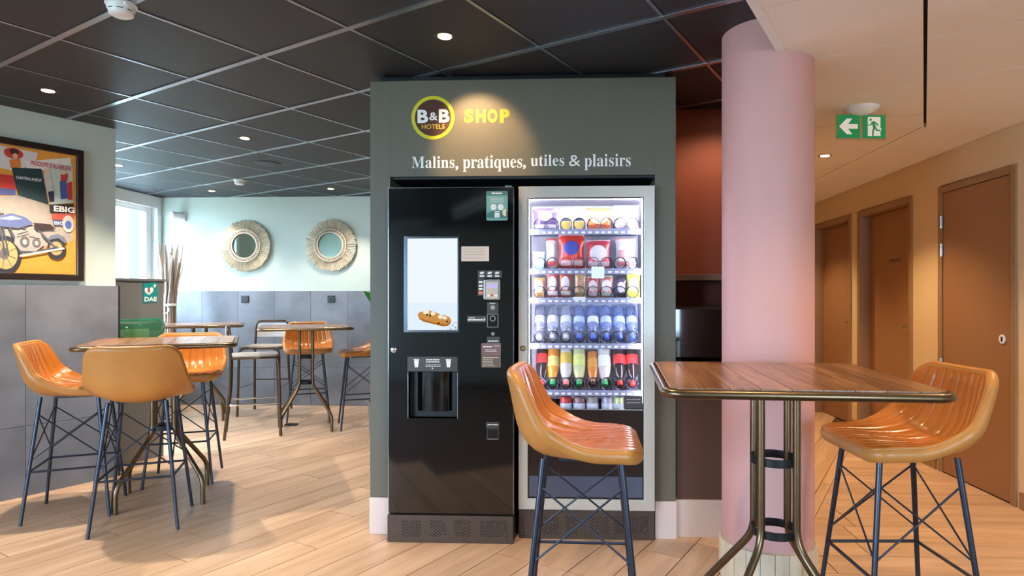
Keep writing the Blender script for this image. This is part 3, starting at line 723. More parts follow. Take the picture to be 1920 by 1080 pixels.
MB().box(q_[0]-0.002, q_[0]+0.002, CY0-0.007, CY0-0.001, q_[1]-0.010, q_[1]+0.010).build('slot_opening', m_hole, slo)
sg = rect(MB(), 876, 592.5, 911, 604, CY0, 0.002).build('price_plate', m_dkmet, cof)
b = lines(MB(), 879.5, 891, (595.5,), CY0, 0.0026, 1.3); lines(b, 877.5, 905, (599.5,), CY0, 0.0026, 2.6); b.plate([PX(x, y, CY0) for x, y in ((907, 595.5), (910, 599), (907, 602.5))], CY0-0.0026, CY0-0.002); b.build('plate_print', m_txt, sg)
q_ = PX(924.3, 625.8, CY0); MB().lathe([(0.0, 0.006), (0.009, 0.006), (0.0115, 0.003), (0.0115, 0.0)], 20, 'y', (q_[0], CY0, q_[1])).build('return_button', m_chrome, cof, smooth=True)
rp_ = rect(MB(), 913, 631.5, 937, 643.5, CY0, 0.002).build('return_plate', m_dkmet, cof); lines(MB(), 915.5, 934.5, (639.5,), CY0, 0.0026, 1.8).build('plate_print', m_txt, rp_)
st1 = rrect(MB(), 902.5, 643.5, 939, 667, CY0, 0.0022, r=0.003).build('sticker', mat('mauve_sticker', (112, 82, 84), 0.55), cof, label='mauve sticker')
b = lines(MB(), 906, 922.5, (650,), CY0, 0.0028, 2.0); lines(b, 926, 937, (648.7,), CY0, 0.0028, 0.8); lines(b, 910, 931, (656, 659), CY0, 0.0028, 0.8); b.build('sticker_print', m_txt, st1)
st2 = rrect(MB(), 902.5, 667.5, 939, 689, CY0, 0.0022, r=0.003).build('sticker', mat('taupe_sticker', (92, 80, 70), 0.6), cof, label='taupe sticker')
b = lines(MB(), 906, 935, (670.5,), CY0, 0.0028, 1.7); lines(b, 905, 936, (674.5, 677.5, 680.5, 683.5, 686), CY0, 0.0028, 1.0, 0.4); b.build('sticker_print', mat('taupe_print', (196, 182, 160), 0.6), st2)
rp2 = rect(MB(), 911, 791, 936, 803, CY0, 0.003).build('change_plate', m_dkmet, cof, bevel=0.001); lines(MB(), 914, 934, (796,), CY0, 0.0036, 1.8).build('plate_print', m_txt, rp2)
tray = MB()
for r_ in ((913, 804, 914.5, 824), (934, 804, 935.5, 824), (914.5, 804, 934, 805)): rect(tray, *r_, CY0, 0.003)
to = tray.build('change_tray', m_dkmet, cof); rect(MB(), 914.5, 805, 934, 822, CY0, 0.0008).build('tray_opening', m_hole, to); rect(MB(), 914.5, 822, 934, 824, CY0, 0.005).build('tray_lip', m_chrome, to)
q_ = PX(738.5, 655.5, CY0); lk = MB().lathe([(0.0, 0.010), (0.010, 0.010), (0.016, 0.006), (0.017, 0.0)], 20, 'y', (q_[0], CY0, q_[1])).build('door_lock', m_chrome, cof, smooth=True)
q_ = PX(955, 349, CY0+0.02); MB().box(q_[0]-0.02, q_[0]+0.012, CY0+0.01, CY0+0.05, ztop, ztop+0.012).build('top_hinge', m_chrome, cof, bevel=0.003)
# plinth with perforations
def plinth(name, x0, x1, Y, ztop_, groups, parent):
    o = MB().box(x0, x1, Y, 3.9, 0.0, ztop_).build(name, m_basebr, parent, bevel=0.003)
    h = MB()
    for gx0, gx1, gy0, gy1 in groups:
        nx = int((gx1-gx0)/3.2)
        for i in range(nx+1):
            for j in range(int((gy1-gy0)/6.2)+1):
                px = gx0+i*3.2; py = gy0+j*6.2+(3.1 if i % 2 else 0)
                if py > gy1 or random.random() < 0.08: continue
                q = PX(px, py, Y); h.disc(q[0], q[1], 0.0034, Y-0.0004, Y+0.001, 8)
    h = h.build('perforations', m_hole, o); h['kind'] = 'stuff'; return o
plinth('plinth', cx0-0.004, cx1-0.002, CY0-0.004, zb, [(755, 787, 977, 1006), (808, 836, 977, 1006), (852, 881, 977, 1006), (902, 950, 978, 1006)], cof)
q_ = PX(740, 961, CY0)
MB().box(cx0+0.02, cx1-0.02, CY0+0.03, CY0+0.06, zb, zdoor+0.002).build('door_gap_rail', m_hole, cof)

# ================================================================== SNACK MACHINE
VY = 3.238
vx0, vx1 = PX(972, 600, VY)[0], PX(1228, 600, VY)[0]
m_fr = mat('satin_grey_frame', (188, 183, 172), 0.36, 0.35, var=0.02)
m_int = mat('white_interior', (240, 240, 246), 0.5, var=0.01)
m_tray = mat('grey_tray', (136, 140, 164), 0.4, 0.1)
ven = thing('snack_machine', 'glass fronted snack and drinks vending machine with grey frame', 'vending machine', ((vx0+vx1)/2, VY+0.3, 0))
ix0, ix1 = PX(989.5, 600, VY)[0], PX(1207, 600, VY)[0]
zt, zit = PX(1100, 348.5, VY)[1], PX(1100, 370, VY)[1]
zib, zbt = PX(1100, 936, VY)[1], PX(1100, 957, VY)[1]
zgl = PX(1100, 768, VY)[1]
cabn = MB()
cabn.box(vx0+0.004, ix0-0.006, VY+0.03, 3.86, zbt, zt-0.004); cabn.box(ix1+0.006, vx1-0.004, VY+0.03, 3.86, zbt, zt-0.004)
cabn.box(ix0-0.006, ix1+0.006, VY+0.03, 3.86, zit+0.012, zt-0.004); cabn.box(vx0+0.004, vx1-0.004, 3.82, 3.86, zbt, zt-0.004)
cabn.build('cabinet', m_black, ven)
inn = MB(); inn.box(ix0-0.006, ix0-0.003, VY+0.03, 3.8, zgl, zit+0.012); inn.box(ix1+0.003, ix1+0.006, VY+0.03, 3.8, zgl, zit+0.012)
inn.box(ix0-0.003, ix1+0.003, 3.58, 3.61, zgl, zit+0.012); inn.box(ix0-0.003, ix1+0.003, VY+0.03, 3.72, zit+0.006, zit+0.012)
inn.build('interior_lining', m_int, ven)
fr = MB()
def mitre(pts): fr.plate([(a, b) for a, b in pts], VY, VY+0.03)
mitre([(vx0, zt), (vx1, zt), (ix1, zit), (ix0, zit)]); mitre([(vx0, zbt), (vx0, zt), (ix0, zit), (ix0, zib)]); mitre([(vx1, zbt), (ix1, zib), (ix1, zit), (vx1, zt)]); mitre([(vx0, zbt), (ix0, zib), (ix1, zib), (vx1, zbt)])
fro = fr.build('door_frame', m_fr, ven, bevel=0.0025)
gk = MB(); t = 0.004
gk.box(ix0, ix0+t, VY+0.004, VY+0.03, zib, zit); gk.box(ix1-t, ix1, VY+0.004, VY+0.03, zib, zit); gk.box(ix0+t, ix1-t, VY+0.004, VY+0.03, zit-t, zit); gk.box(ix0+t, ix1-t, VY+0.004, VY+0.03, zib, zib+t)
gk.build('gasket', m_black, fro)
q_ = PX(980.5, 653, VY); MB().lathe([(0.0, 0.011), (0.009, 0.011), (0.0145, 0.005), (0.015, 0.0)], 20, 'y', (q_[0], VY, q_[1])).build('door_lock', mat('brass_lock', (176, 156, 110), 0.3, 1.0), fro, smooth=True)
MB().box(ix0+t, ix1-t, VY+0.010, VY+0.014, zgl, zit-t).build('glass_pane', clear('vending_glass', (252, 252, 255), 0.05), ven)
MB().box(ix0+t, ix1-t, VY+0.008, VY+0.012, zgl-0.004, zgl+0.001).build('glass_rail', m_chrome, ven)
zf0, zf1 = PX(1100, 934, VY)[1], PX(1100, 893, VY)[1]
MB().box(ix0+t, ix1-t, VY+0.010, VY+0.02, zf1, zgl-0.004).build('lower_panel', mat('brown_gloss_panel', (40, 30, 28), 0.12, var=0.02), ven)
MB().box(ix0+t, ix1-t, VY+0.008, VY+0.018, zf0, zf1-0.002).build('delivery_flap', mat('steel_flap', (92, 98, 118), 0.22, 0.55, var=0.1, scale=3), ven, bevel=0.002)
MB().box(ix0-0.006, ix1+0.006, VY+0.03, 3.8, zgl-0.06, zgl-0.05).build('sump', m_black, ven)
MB().box(PX(1170, 760, VY)[0], PX(1205, 760, VY)[0], VY+0.016, VY+0.02, PX(1170, 767, VY)[1], PX(1170, 743, VY)[1]).build('price_card', m_dkmet, ven)
lines(MB(), 1175, 1201, (749, 755), VY+0.016, 0.0006, 0.9).build('card_print', m_txt, ven)
plinth('plinth', vx0, vx1, VY-0.004+0.02, zbt-0.006, [(975, 982, 972, 1004), (1008, 1048, 970, 1002), (1062, 1084, 970, 1002), (1108, 1140, 970, 1002), (1152, 1176, 970, 1002), (1182, 1216, 970, 1000)], ven)
# light strips
m_led = glow('led_white', (236, 236, 255), 75.0)
MB().box(ix0+0.0, ix0+0.006, VY+0.034, VY+0.046, zgl+0.03, zit).build('light_strip', m_led, ven)
MB().box(ix1-0.006, ix1-0.0, VY+0.034, VY+0.046, zgl+0.03, zit).build('light_strip', m_led, ven)
MB().box(ix0+0.02, ix1-0.02, VY+0.034, VY+0.05, zit-0.002, zit+0.004).build('light_strip', m_led, ven)
TY = VY+0.06
trays = []
for y in (431, 505, 559.5, 645, 733):
    z = PX(1100, y, TY)[1]; trays.append(z)
    t_ = MB().box(ix0+0.008, ix1-0.008, TY, 3.575, z-0.006, z).build('tray', m_tray, ven)
    MB().box(ix0+0.008, ix1-0.008, TY-0.004, TY, z-0.026, z+0.004).build('tray_lip', m_tray, t_, bevel=0.001)
    tg = MB()
    for k in range(16):
        px = 1003+k*12.4+random.uniform(-1, 1); a = PX(px, 0, TY)[0]
        tg.box(a, a+0.020, TY-0.0052, TY-0.0042, z-0.019, z-0.009)
    tg = tg.build('price_tags', m_wv, t_); tg['kind'] = 'stuff'
    dv = MB()
    for k in range(1, 8):
        a = ix0+0.008+(ix1-ix0-0.016)*k/8; dv.box(a-0.0008, a+0.0008, TY+0.004, 3.57, z, z+0.035)
    dv.build('divider', m_chrome, t_)
    if y == 505:
        rect(MB(), 1109, 500, 1133, 522, TY-0.006, 0.002).build('lit_label', glow('label_glow', (214, 250, 240), 1.1), t_)
    if y == 559.5:
        rect(MB(), 1074, 556.5, 1098, 563, TY-0.006, 0.001).build('price_label', m_wv, t_)
slots = [1011, 1035.5, 1061, 1086, 1112.5, 1137.5, 1163, 1187]
cm0 = MB(); pts = [(0.0305*cos(2*pi*k/18), 0.034*k/18, 0.0305*sin(2*pi*k/18)) for k in range(18*4+1)]
cm0.tube([(p[0], p[1], p[2]) for p in pts], 0.0021, 5, cap=False)
coil_me = cm0.mesh('spiral_coil', (0,0,0), True); coil_me.materials.append(mat('coil_wire', (70, 72, 84), 0.3, 0.8))
for z in trays:
    for px in slots:
        o = bpy.data.objects.new('spiral_coil', coil_me); COL.objects.link(o); o.parent = ven
        o.location = (PX(px, 0, TY)[0]-ven.location[0], TY+0.005-ven.location[1], z+0.034-ven.location[2])

# ================================================================== PRODUCTS
GS = 'products in the snack machine'
PYF = TY+0.062
def bag(px0, px1, py, z, base, accent, label, white=(240, 236, 232), kind='bag', emblem='oval'):
    x0, x1 = PX(px0, 0, PYF)[0], PX(px1, 0, PYF)[0]; zt_ = PX(0, py, PYF)[1]; w = x1-x0; h = zt_-z
    cx = (x0+x1)/2
    t = thing('snack_bag' if kind == 'bag' else 'snack_bar', label, 'snack', (cx, PYF, z), group=GS)
    nu, nv = 10, 12; th = min(0.05, w*0.36); V = {}; m = MB(); vv = []; ff = []
    for side in (-1, 1):
        for j in range(nv+1):
            for i in range(nu+1):
                u = -1+2*i/nu; v = j/nv
                puff = (1-abs(u)**3)*max(0, 1-abs(2*v-1)**4)
                wob = 0.08*sin(9*u+6*v+px0)*sin(7*v+px1)
                pinch = 1-0.07*(1-abs(2*v-1)**2)+0.05*sin(8*v)*0.3
                vv.append((w/2*u*pinch, side*th/2*puff*(1+wob)-0.0 if side < 0 else th/2*puff, 0.001+v*(h-0.001)))
    o2 = (nu+1)*(nv+1)
    for j in range(nv):
        for i in range(nu):
            a = j*(nu+1)+i; ff.append((a, a+1, a+nu+2, a+nu+1)); ff.append((o2+a, o2+a+nu+1, o2+a+nu+2, o2+a+1))
    m.add(vv, ff)
    key = 'foil_%d_%d_%d' % base
    body = m.build('wrapper', mat(key, base, 0.3, 0.15, var=0.1, scale=30), t, local=True, smooth=True, angle=80)
    ak = mat('foil_%d_%d_%d' % accent, accent, 0.35, 0.1, var=0.08, scale=30)
    s = MB(); s.box(-w/2*0.98, w/2*0.98, -0.003, 0.003, h*0.93, h).box(-w/2*0.98, w/2*0.98, -0.003, 0.003, 0.0, h*0.05)
    s.build('seal', ak, t, local=True)
    # printed band and patch wrapped on the puffed front
    sm = MB(); vv = []; ff = []
    for j, v in enumerate((0.12, 0.17, 0.22, 0.27)):
        for i in range(11):
            u = (-1+2*i/10)*0.93; puff = (1-abs(u)**3)*max(0, 1-abs(2*v-1)**4); vv.append((w/2*u*0.95, -th/2*puff*1.1-0.0015, v*h))
    for j in range(3):
        for i in range(10): ff.append((j*11+i, j*11+i+1, (j+1)*11+i+1, (j+1)*11+i))
    sm.add(vv, ff).build('printed_band', ak, t, local=True, smooth=True)
    pm = MB(); k = 9; vv = []; ff = []
    cu, cv, ru, rv = (0, 0.62, 0.62, 0.2) if emblem == 'oval' else ((0, 0.56, 0.74, 0.27) if emblem == 'panel' else (0.0, 0.5, 0.75, 0.13))
    for j in range(k+1):
        for i in range(k+1):
            su, sv = -1+2*i/k, -1+2*j/k
            if emblem in ('oval', 'panel'):
                lu, lv = su*sqrt(1-sv*sv/2), sv*sqrt(1-su*su/2)
            else: lu, lv = su, sv
            u = cu+ru*lu; v = cv+rv*lv
            puff = (1-abs(u)**3)*max(0, 1-abs(2*v-1)**4)
            vv.append((w/2*u*0.95, -th/2*puff*1.1-0.002, v*h))
    for j in range(k):
        for i in range(k): ff.append((j*(k+1)+i, j*(k+1)+i+1, (j+1)*(k+1)+i+1, (j+1)*(k+1)+i))
    pm.add(vv, ff).build('printed_patch', mat('foil_%d_%d_%d' % white, white, 0.4, 0.0, var=0.12, scale=60), t, local=True, smooth=True)
    return t
z1, z2, z3, z4, z5 = trays
bag(1000, 1045, 396, z1, (86, 70, 110), (210, 200, 214), 'purple and white crisp bag at the left of the top shelf', (236, 200, 190))
bag(1100, 1146, 398, z1, (222, 130, 70), (190, 90, 50), 'orange crisp bag on the top shelf', (240, 200, 150), emblem='panel')
bag(1151, 1198, 393, z1, (226, 180, 180), (240, 224, 216), 'pink and cream crisp bag at the right of the top shelf', (246, 232, 214), emblem='panel')
bag(1024, 1044, 452, z2, (228, 206, 206), (200, 80, 80), 'narrow white and red snack bag on the second shelf', (246, 240, 238), emblem='panel')
bag(1047, 1096, 445, z2, (214, 52, 40), (230, 190, 186), 'tall red crisp bag on the second shelf', (60, 70, 160))
bag(1099, 1144, 455, z2, (214, 74, 84), (232, 196, 200), 'short pink-red crisp bag on the second shelf', (236, 222, 220), emblem='panel')
bag(1154, 1192, 452, z2, (230, 214, 214), (206, 120, 120), 'white crisp bag with red print on the second shelf', (214, 150, 150), emblem='band')
for px0, px1, py, base, acc, lab, wh in (
    (1000, 1022, 522, (196, 160, 110), (150, 110, 60), 'gold wrapped bar leftmost on the third shelf', (236, 214, 190)),
    (1025, 1047, 511, (206, 96, 90), (240, 226, 220), 'red and white biscuit bar second from left on the third shelf', (244, 232, 230)),
    (1049, 1071, 511, (196, 84, 60), (240, 220, 214), 'red and white biscuit bar third from left on the third shelf', (240, 222, 222)),
    (1078, 1098, 513, (214, 178, 120), (180, 140, 90), 'tan wrapped bar in the middle of the third shelf', (190, 140, 110)),
    (1101, 1122, 520, (200, 84, 84), (220, 190, 190), 'red and pink bar right of the tan bar on the third shelf', (240, 214, 210)),
    (1125, 1149, 519, (206, 120, 110), (214, 220, 200), 'white topped pink bar on the third shelf', (240, 226, 220)),
    (1154, 1174, 524, (92, 76, 100), (60, 50, 64), 'dark purple bar on the third shelf', (220, 200, 216)),
    (1175, 1200, 515, (224, 214, 90), (214, 200, 70), 'yellow bag at the right of the third shelf', (244, 240, 214))):
    bag(px0, px1, py, z3, base, acc, lab, wh, 'bar', 'panel')
# two round pots on the top shelf
for k, px in enumerate((1061, 1085.5)):
    x = PX(px, 0, PYF)[0]
    t = thing('snack_pot', ('left' if k == 0 else 'right')+' one of two round yellow snack pots on the top shelf', 'snack', (x, PYF+0.01, z1), group=GS)
    MB().lathe([(0.0, 0.0), (0.022, 0.0), (0.030, 0.045), (0.0315, 0.047), (0.0315, 0.052), (0.0, 0.052)], 20).build('pot', mat('yellow_pot', (232, 204, 110), 0.4), t, local=True, smooth=True)
    MB().lathe([(0.0, 0.0521), (0.030, 0.0521), (0.030, 0.0535), (0.0, 0.0535)], 20).build('pot_lid', m_wv, t, local=True)
x = PX(1010.5, 0, PYF)[0]
t = thing('mint_box', 'small mint green box at the left of the second shelf', 'snack', (x, PYF, z2), group=GS)
MB().box(-0.031, 0.031, -0.012, 0.012, 0.0, 0.088).build('carton', mat('mint_card', (150, 208, 184), 0.4), t, local=True, bevel=0.002)
MB().box(-0.031, 0.031, -0.0125, 0.0125, 0.088, 0.096).build('carton_lid', m_wv, t, local=True)
MB().disc(0, 0.042, 0.024, -0.0132, -0.012, 20).build('printed_patch', mat('mint_print', (190, 232, 214), 0.4), t, local=True)
# bottles lean on the sloping shelves, caps down and towards the glass
BOT = [(0.0, 0.0), (0.026, 0.0), (0.031, 0.006), (0.0315, 0.05), (0.029, 0.062), (0.0315, 0.075), (0.0315, 0.125), (0.026, 0.158), (0.0165, 0.182), (0.0135, 0.190), (0.0135, 0.196)]
CAPP = [(0.0, 0.224-0.006), (0.014, 0.218), (0.0155, 0.216), (0.0155, 0.196), (0.0135, 0.1955)]
def bottle(px, z, label, body_m, cap_m, lab_m, lab=(0.062, 0.112), s=1.0, liquid=None, tilt=140, lift=0.02):
    x = PX(px, 0, PYF)[0]
    a = radians(tilt)
    t = thing('drink_bottle', label, 'bottle', (x, 0, 0), group=GS)
    t.rotation_euler = (a, 0, 0)
    cap = Vector((0, -sin(a), cos(a)))*0.218*s
    t.location = (x, PYF+0.005-cap.y, z+lift-cap.z)
    MB().lathe([(r*s, h*s) for r, h in BOT], 20).build('bottle_body', body_m, t, local=True, smooth=True, angle=60)
    MB().lathe([(r*s, h*s) for r, h in CAPP], 16).build('cap', cap_m, t, local=True, smooth=True)
    l0, l1 = lab
    MB().add(*(lambda m_: (m_.v, m_.f))(MB().lathe([(0.0322*s, l0*s), (0.0322*s, l1*s)], 20))).build('bottle_label', lab_m, t, local=True, smooth=True)
    if liquid: MB().lathe([(0.0, 0.003), (0.0295*s, 0.005*s), (0.030*s, 0.12*s), (0.025*s, 0.156*s), (0.012*s, 0.19*s), (0.0, 0.19*s)], 16).build('drink', liquid, t, local=True, smooth=True)
    return t
m_pet = clear('clear_plastic', (236, 242, 252), 0.16, 0.06, (226, 230, 244), 0.28)
m_petb = clear('blue_plastic', (206, 220, 250), 0.18, 0.06, (184, 200, 238), 0.30)
m_lw = mat('white_label', (236, 238, 246), 0.5, var=0.05, scale=40); m_lb = mat('blue_label', (196, 210, 242), 0.5, var=0.1, scale=40)
m_cw = mat('white_cap', (236, 238, 244), 0.4); m_cb = mat('blue_cap', (86, 116, 220), 0.4); m_cg = mat('green_cap', (40, 168, 100), 0.4); m_cr = mat('red_cap', (220, 60, 54), 0.4); m_cp = mat('salmon_cap', (238, 150, 140), 0.4); m_ck = mat('black_cap', (30, 28, 34), 0.4)
ordn = ['leftmost', 'second from left', 'third from left', 'fourth from left', 'fifth from left', 'third from right', 'second from right', 'rightmost']
for k, px in enumerate(slots):
    if k < 3: bottle(px, z4, 'clear water bottle with white cap, %s on the water shelf' % ordn[k], m_pet, m_cw, m_lw, (0.075, 0.12))
    else: bottle(px, z4, 'blue tinted water bottle with blue cap, %s on the water shelf' % ordn[k], m_petb, m_cb, m_lb if k != 4 else m_lw, (0.08, 0.12))
m_cola = mat('cola_plastic', (42, 26, 30), 0.12, var=0.02, coat=0.5); m_lr = mat('red_label', (216, 60, 60), 0.45, var=0.1, scale=50)
m_amb = mat('amber_drink', (206, 140, 50), 0.15, coat=0.5); m_lime_d = mat('pale_lime_drink', (196, 204, 150), 0.2, coat=0.4); m_clr = mat('cloudy_drink', (206, 204, 200), 0.2, coat=0.4); m_org = mat('orange_drink', (206, 130, 60), 0.2, coat=0.4)
bottle(1016, z5, 'cola bottle with red label, leftmost on the soft drink shelf', m_cola, m_cr, m_lr, s=1.14, tilt=146)
bottle(1036, z5, 'amber iced tea bottle with green cap', m_amb, m_cg, mat('tea_label', (226, 206, 120), 0.5, var=0.2, scale=40), (0.07, 0.125), s=1.1, tilt=146)
bottle(1061, z5, 'cloudy drink bottle with salmon cap and orange-yellow label', m_clr, m_cp, mat('sunrise_label', (234, 190, 90), 0.5, var=0.25, scale=20), (0.05, 0.11), s=1.1, tilt=146)
bottle(1086, z5, 'pale lime drink bottle with green cap', m_lime_d, m_cg, mat('lime_label', (214, 222, 130), 0.5, var=0.15, scale=30), (0.06, 0.12), s=1.1, tilt=146)
bottle(1112, z5, 'small orange drink bottle with black cap', m_org, m_ck, mat('orange_label', (232, 160, 70), 0.5, var=0.2, scale=30), (0.05, 0.11), s=0.92, tilt=146)
bottle(1134, z5, 'clear drink bottle with green cap right of the orange one', m_clr, m_cg, m_lw, (0.07, 0.13), s=1.14, tilt=146)
bottle(1163, z5, 'cola bottle with red cap, second from right on the soft drink shelf', m_cola, m_cr, m_lr, s=1.1, tilt=150)
bottle(1187, z5, 'cola bottle with red cap, rightmost on the soft drink shelf', m_cola, m_cr, m_lr, s=1.1, tilt=150)
# cans on the bottom shelf
zc = PX(1100, 768, TY)[1]
for px, colr, lab in ((1061, (206, 60, 60), 'red drink can leftmost on the bottom shelf'), (1086, (150, 108, 104), 'brown drink can on the bottom shelf'), (1111, (166, 150, 140), 'beige drink can in the middle of the bottom shelf'), (1139, (176, 164, 180), 'silver drink can on the bottom shelf'), (1160, (206, 216, 150), 'pale green drink can on the bottom shelf')):
    x = PX(px, 0, PYF)[0]
    t = thing('drink_can', lab, 'can', (x, PYF+0.01, zc-0.05), group=GS)
    MB().lathe([(0.0, 0.0), (0.024, 0.0), (0.032, 0.010), (0.032, 0.098), (0.027, 0.110)], 24).build('can_body', mat('can_%d_%d_%d' % colr, colr, 0.35, 0.25, var=0.15, scale=50), t, local=True, smooth=True)
    MB().lathe([(0.0271, 0.1095), (0.028, 0.113), (0.025, 0.112), (0.0, 0.110)], 24).build('can_lid', m_chrome, t, local=True, smooth=True)
    MB().lathe([(0.0325, 0.04), (0.0325, 0.075)], 24).build('can_print', m_lw, t, local=True, smooth=True)
MB().box(ix0+0.008, ix1-0.008, TY, 3.575, zc-0.056, zc-0.05).build('tray', m_tray, ven)
# black appliance on the alcove counter
t = thing('microwave_oven', 'glossy black boxy appliance on the counter in the terracotta alcove', 'appliance', (0.80, 3.62, 0.905))
MB().box(-0.262, 0.24, -0.14, 0.2, 0.012, 0.297).build('casing', m_black, t, local=True, bevel=0.008)
MB().box(-0.258, 0.15, -0.158, -0.14, 0.02, 0.290).build('oven_door', m_gloss, t, local=True, bevel=0.004)
MB().box(0.152, 0.236, -0.156, -0.14, 0.02, 0.290).build('control_panel', m_black, t, local=True, bevel=0.004)
MB().tube(fillet([(0.13, -0.158, 0.05), (0.13, -0.185, 0.05), (0.13, -0.185, 0.25), (0.13, -0.158, 0.25)], 0.01), 0.006, 8).build('door_handle', m_chrome, t, local=True, smooth=True)
for sx in (-0.22, 0.2):
    for sy in (-0.1, 0.16): MB().lathe([(0.015, 0.0), (0.015, 0.014)], 10, 'z', (sx, sy, 0)).build('foot', m_black, t, local=True)

# ================================================================== BAR STOOLS
m_leather = mat('cognac_leather', (188, 108, 36), 0.28, var=0.10, scale=9, bump=0.05, bscale=160, coat=0.35, rvar=0.06)
m_leather2 = mat('cognac_leather_outer', (192, 126, 58), 0.42, var=0.06, scale=9, bump=0.06, bscale=180, coat=0.1)
m_steel = mat('blue_black_steel', (64, 70, 83), 0.32, 0.75, var=0.03)
m_bronze = mat('dark_bronze_tube', (120, 100, 76), 0.32, 0.95, var=0.10, scale=8)
m_strap = mat('black_strap', (40, 40, 42), 0.45, 0.6)
def catmull(pts, n):
    out = []; m = len(pts)
    for k in range(n+1):
        t = k/n*(m-1); i = min(int(t), m-2); f = t-i
        p0 = Vector(pts[max(i-1, 0)]); p1 = Vector(pts[i]); p2 = Vector(pts[i+1]); p3 = Vector(pts[min(i+2, m-1)])
        out.append(0.5*((2*p1)+(-p0+p2)*f+(2*p0-5*p1+4*p2-p3)*f*f+(-p0+3*p1-3*p2+p3)*f**3))
    return out
def lerp_tab(tab, v):
    n = len(tab)
    def slope(i):
        a, b = tab[max(i-1, 0)], tab[min(i+1, n-1)]; return (b[1]-a[1])/(b[0]-a[0])
    for i in range(n-1):
        if v <= tab[i+1][0]:
            h = tab[i+1][0]-tab[i][0]; f = (v-tab[i][0])/h
            return (2*f**3-3*f*f+1)*tab[i][1]+(f**3-2*f*f+f)*h*slope(i)+(-2*f**3+3*f*f)*tab[i+1][1]+(f**3-f*f)*h*slope(i+1)
    return tab[-1][1]
def shell_meshes():
    prof_ = catmull([(0.208, 0.738), (0.185, 0.744), (0.14, 0.745), (0.05, 0.738), (-0.05, 0.733), (-0.125, 0.745), (-0.172, 0.792), (-0.194, 0.855), (-0.211, 0.925), (-0.226, 0.985)], 240)
    arc = [0.0]
    for k in range(1, len(prof_)): arc.append(arc[-1]+(prof_[k]-prof_[k-1]).length)
    LEN = arc[-1]
    def at(s):
        import bisect
        i = min(max(bisect.bisect_left(arc, s), 1), len(arc)-1); f = (s-arc[i-1])/(arc[i]-arc[i-1])
        return prof_[i-1]+(prof_[i]-prof_[i-1])*f
    nv = 50; NU = 96
    ss = []
    for k in range(nv+1):
        t = k/nv; ss.append(LEN*(t-0.85*sin(2*pi*t)/(2*pi)))
    wtab = [(0, 0.205), (0.3, 0.222), (0.58, 0.232), (0.75, 0.222), (1.0, 0.196)]
    ctab = [(0, 0.0), (0.1, 0.004), (0.3, 0.022), (0.52, 0.078), (0.66, 0.076), (0.9, 0.046), (1.0, 0.034)]
    inner, outer = [], []
    for j, s in enumerate(ss):
        v = s/LEN; p = at(s)
        t = (at(min(LEN, s+0.008))-at(max(0, s-0.008))).normalized(); n = Vector((t.y, -t.x))
        if v < 0.5 and n.y < 0: n = -n
        if v >= 0.5 and n.x < 0: n = -n
        w = lerp_tab(wtab, v); cu = lerp_tab(ctab, v); rc = 0.055
        e_ = min(s, LEN-s)
        if e_ < rc: w = w-rc+sqrt(max(0, rc*rc-(rc-e_)**2))
        ri, ro = [], []
        fade = min(1, e_/0.03)
        thk = 0.052-0.014*max(0, (v-0.55)/0.45)
        wfull = lerp_tab(wtab, v)
        for i in range(NU+1):
            x = w*(-1+2*i/NU); u = x/wfull; au = abs(u)
            lift = cu*au**2.4
            rib = 0.0
            if au < 0.86:
                g_ = (u/0.80*4) % 1.0; g_ = min(g_, 1-g_)*0.80/4*wfull
                rib = (-0.0065*math.exp(-(g_/0.0042)**2)+0.0022)*fade*min(1, (0.86-au)/0.06)
            q = Vector((p.x, p.y))+n*(lift+rib)
            ri.append((x, q.x, q.y))
            q2 = Vector((p.x, p.y))+n*(lift*0.97-thk)
            ro.append((x, q2.x, q2.y))
        inner.append(ri); outer.append(ro)
    def grid(rows):
        vv = [p for r in rows for p in r]; k = NU+1
        return vv, [(j*k+i, j*k+i+1, (j+1)*k+i+1, (j+1)*k+i) for j in range(len(rows)-1) for i in range(NU)]
    # border loop
    loop = [(0, i) for i in range(NU)]+[(j, NU) for j in range(nv)]+[(nv, i) for i in range(NU, 0, -1)]+[(j, 0) for j in range(nv, 0, -1)]
    cc = Vector((0, 0, 0))
    band = []
    LP = [Vector(inner[j][i]) for j, i in loop]; nl = len(LP); sgn = None
    for k_, (j, i) in enumerate(loop):
        a = LP[k_]; b = Vector(outer[j][i])
        tg_ = Vector((0, 0, 0))
        for w_ in range(1, 5): tg_ += LP[(k_+w_) % nl]-LP[k_-w_]
        out = tg_.cross(a-b).normalized()
        if sgn is None: sgn = 1 if out.y > 0 else -1          # the loop starts along the front edge, which faces +y
        out = out*sgn
        row = []
        for k in range(7):
            f = k/6; f = (1-cos(pi*f))/2; row.append(tuple(a+(b-a)*f+out*0.021*sqrt(max(0, 1-(2*f-1)**2))))
        band.append(row)
    m1 = MB().add(*grid(inner)); me_in = m1
    m2 = MB().add(*grid(outer))
    nb_ = len(band); vv = [p for r in band for p in r]; ff = []
    for a in range(nb_):
        b = (a+1) % nb_
        for k in range(6): ff.append((a*7+k, b*7+k, b*7+k+1, a*7+k+1))
    m2.add(vv, ff)
    return me_in, m2, band
SH_IN, SH_OUT, BAND = shell_meshes()
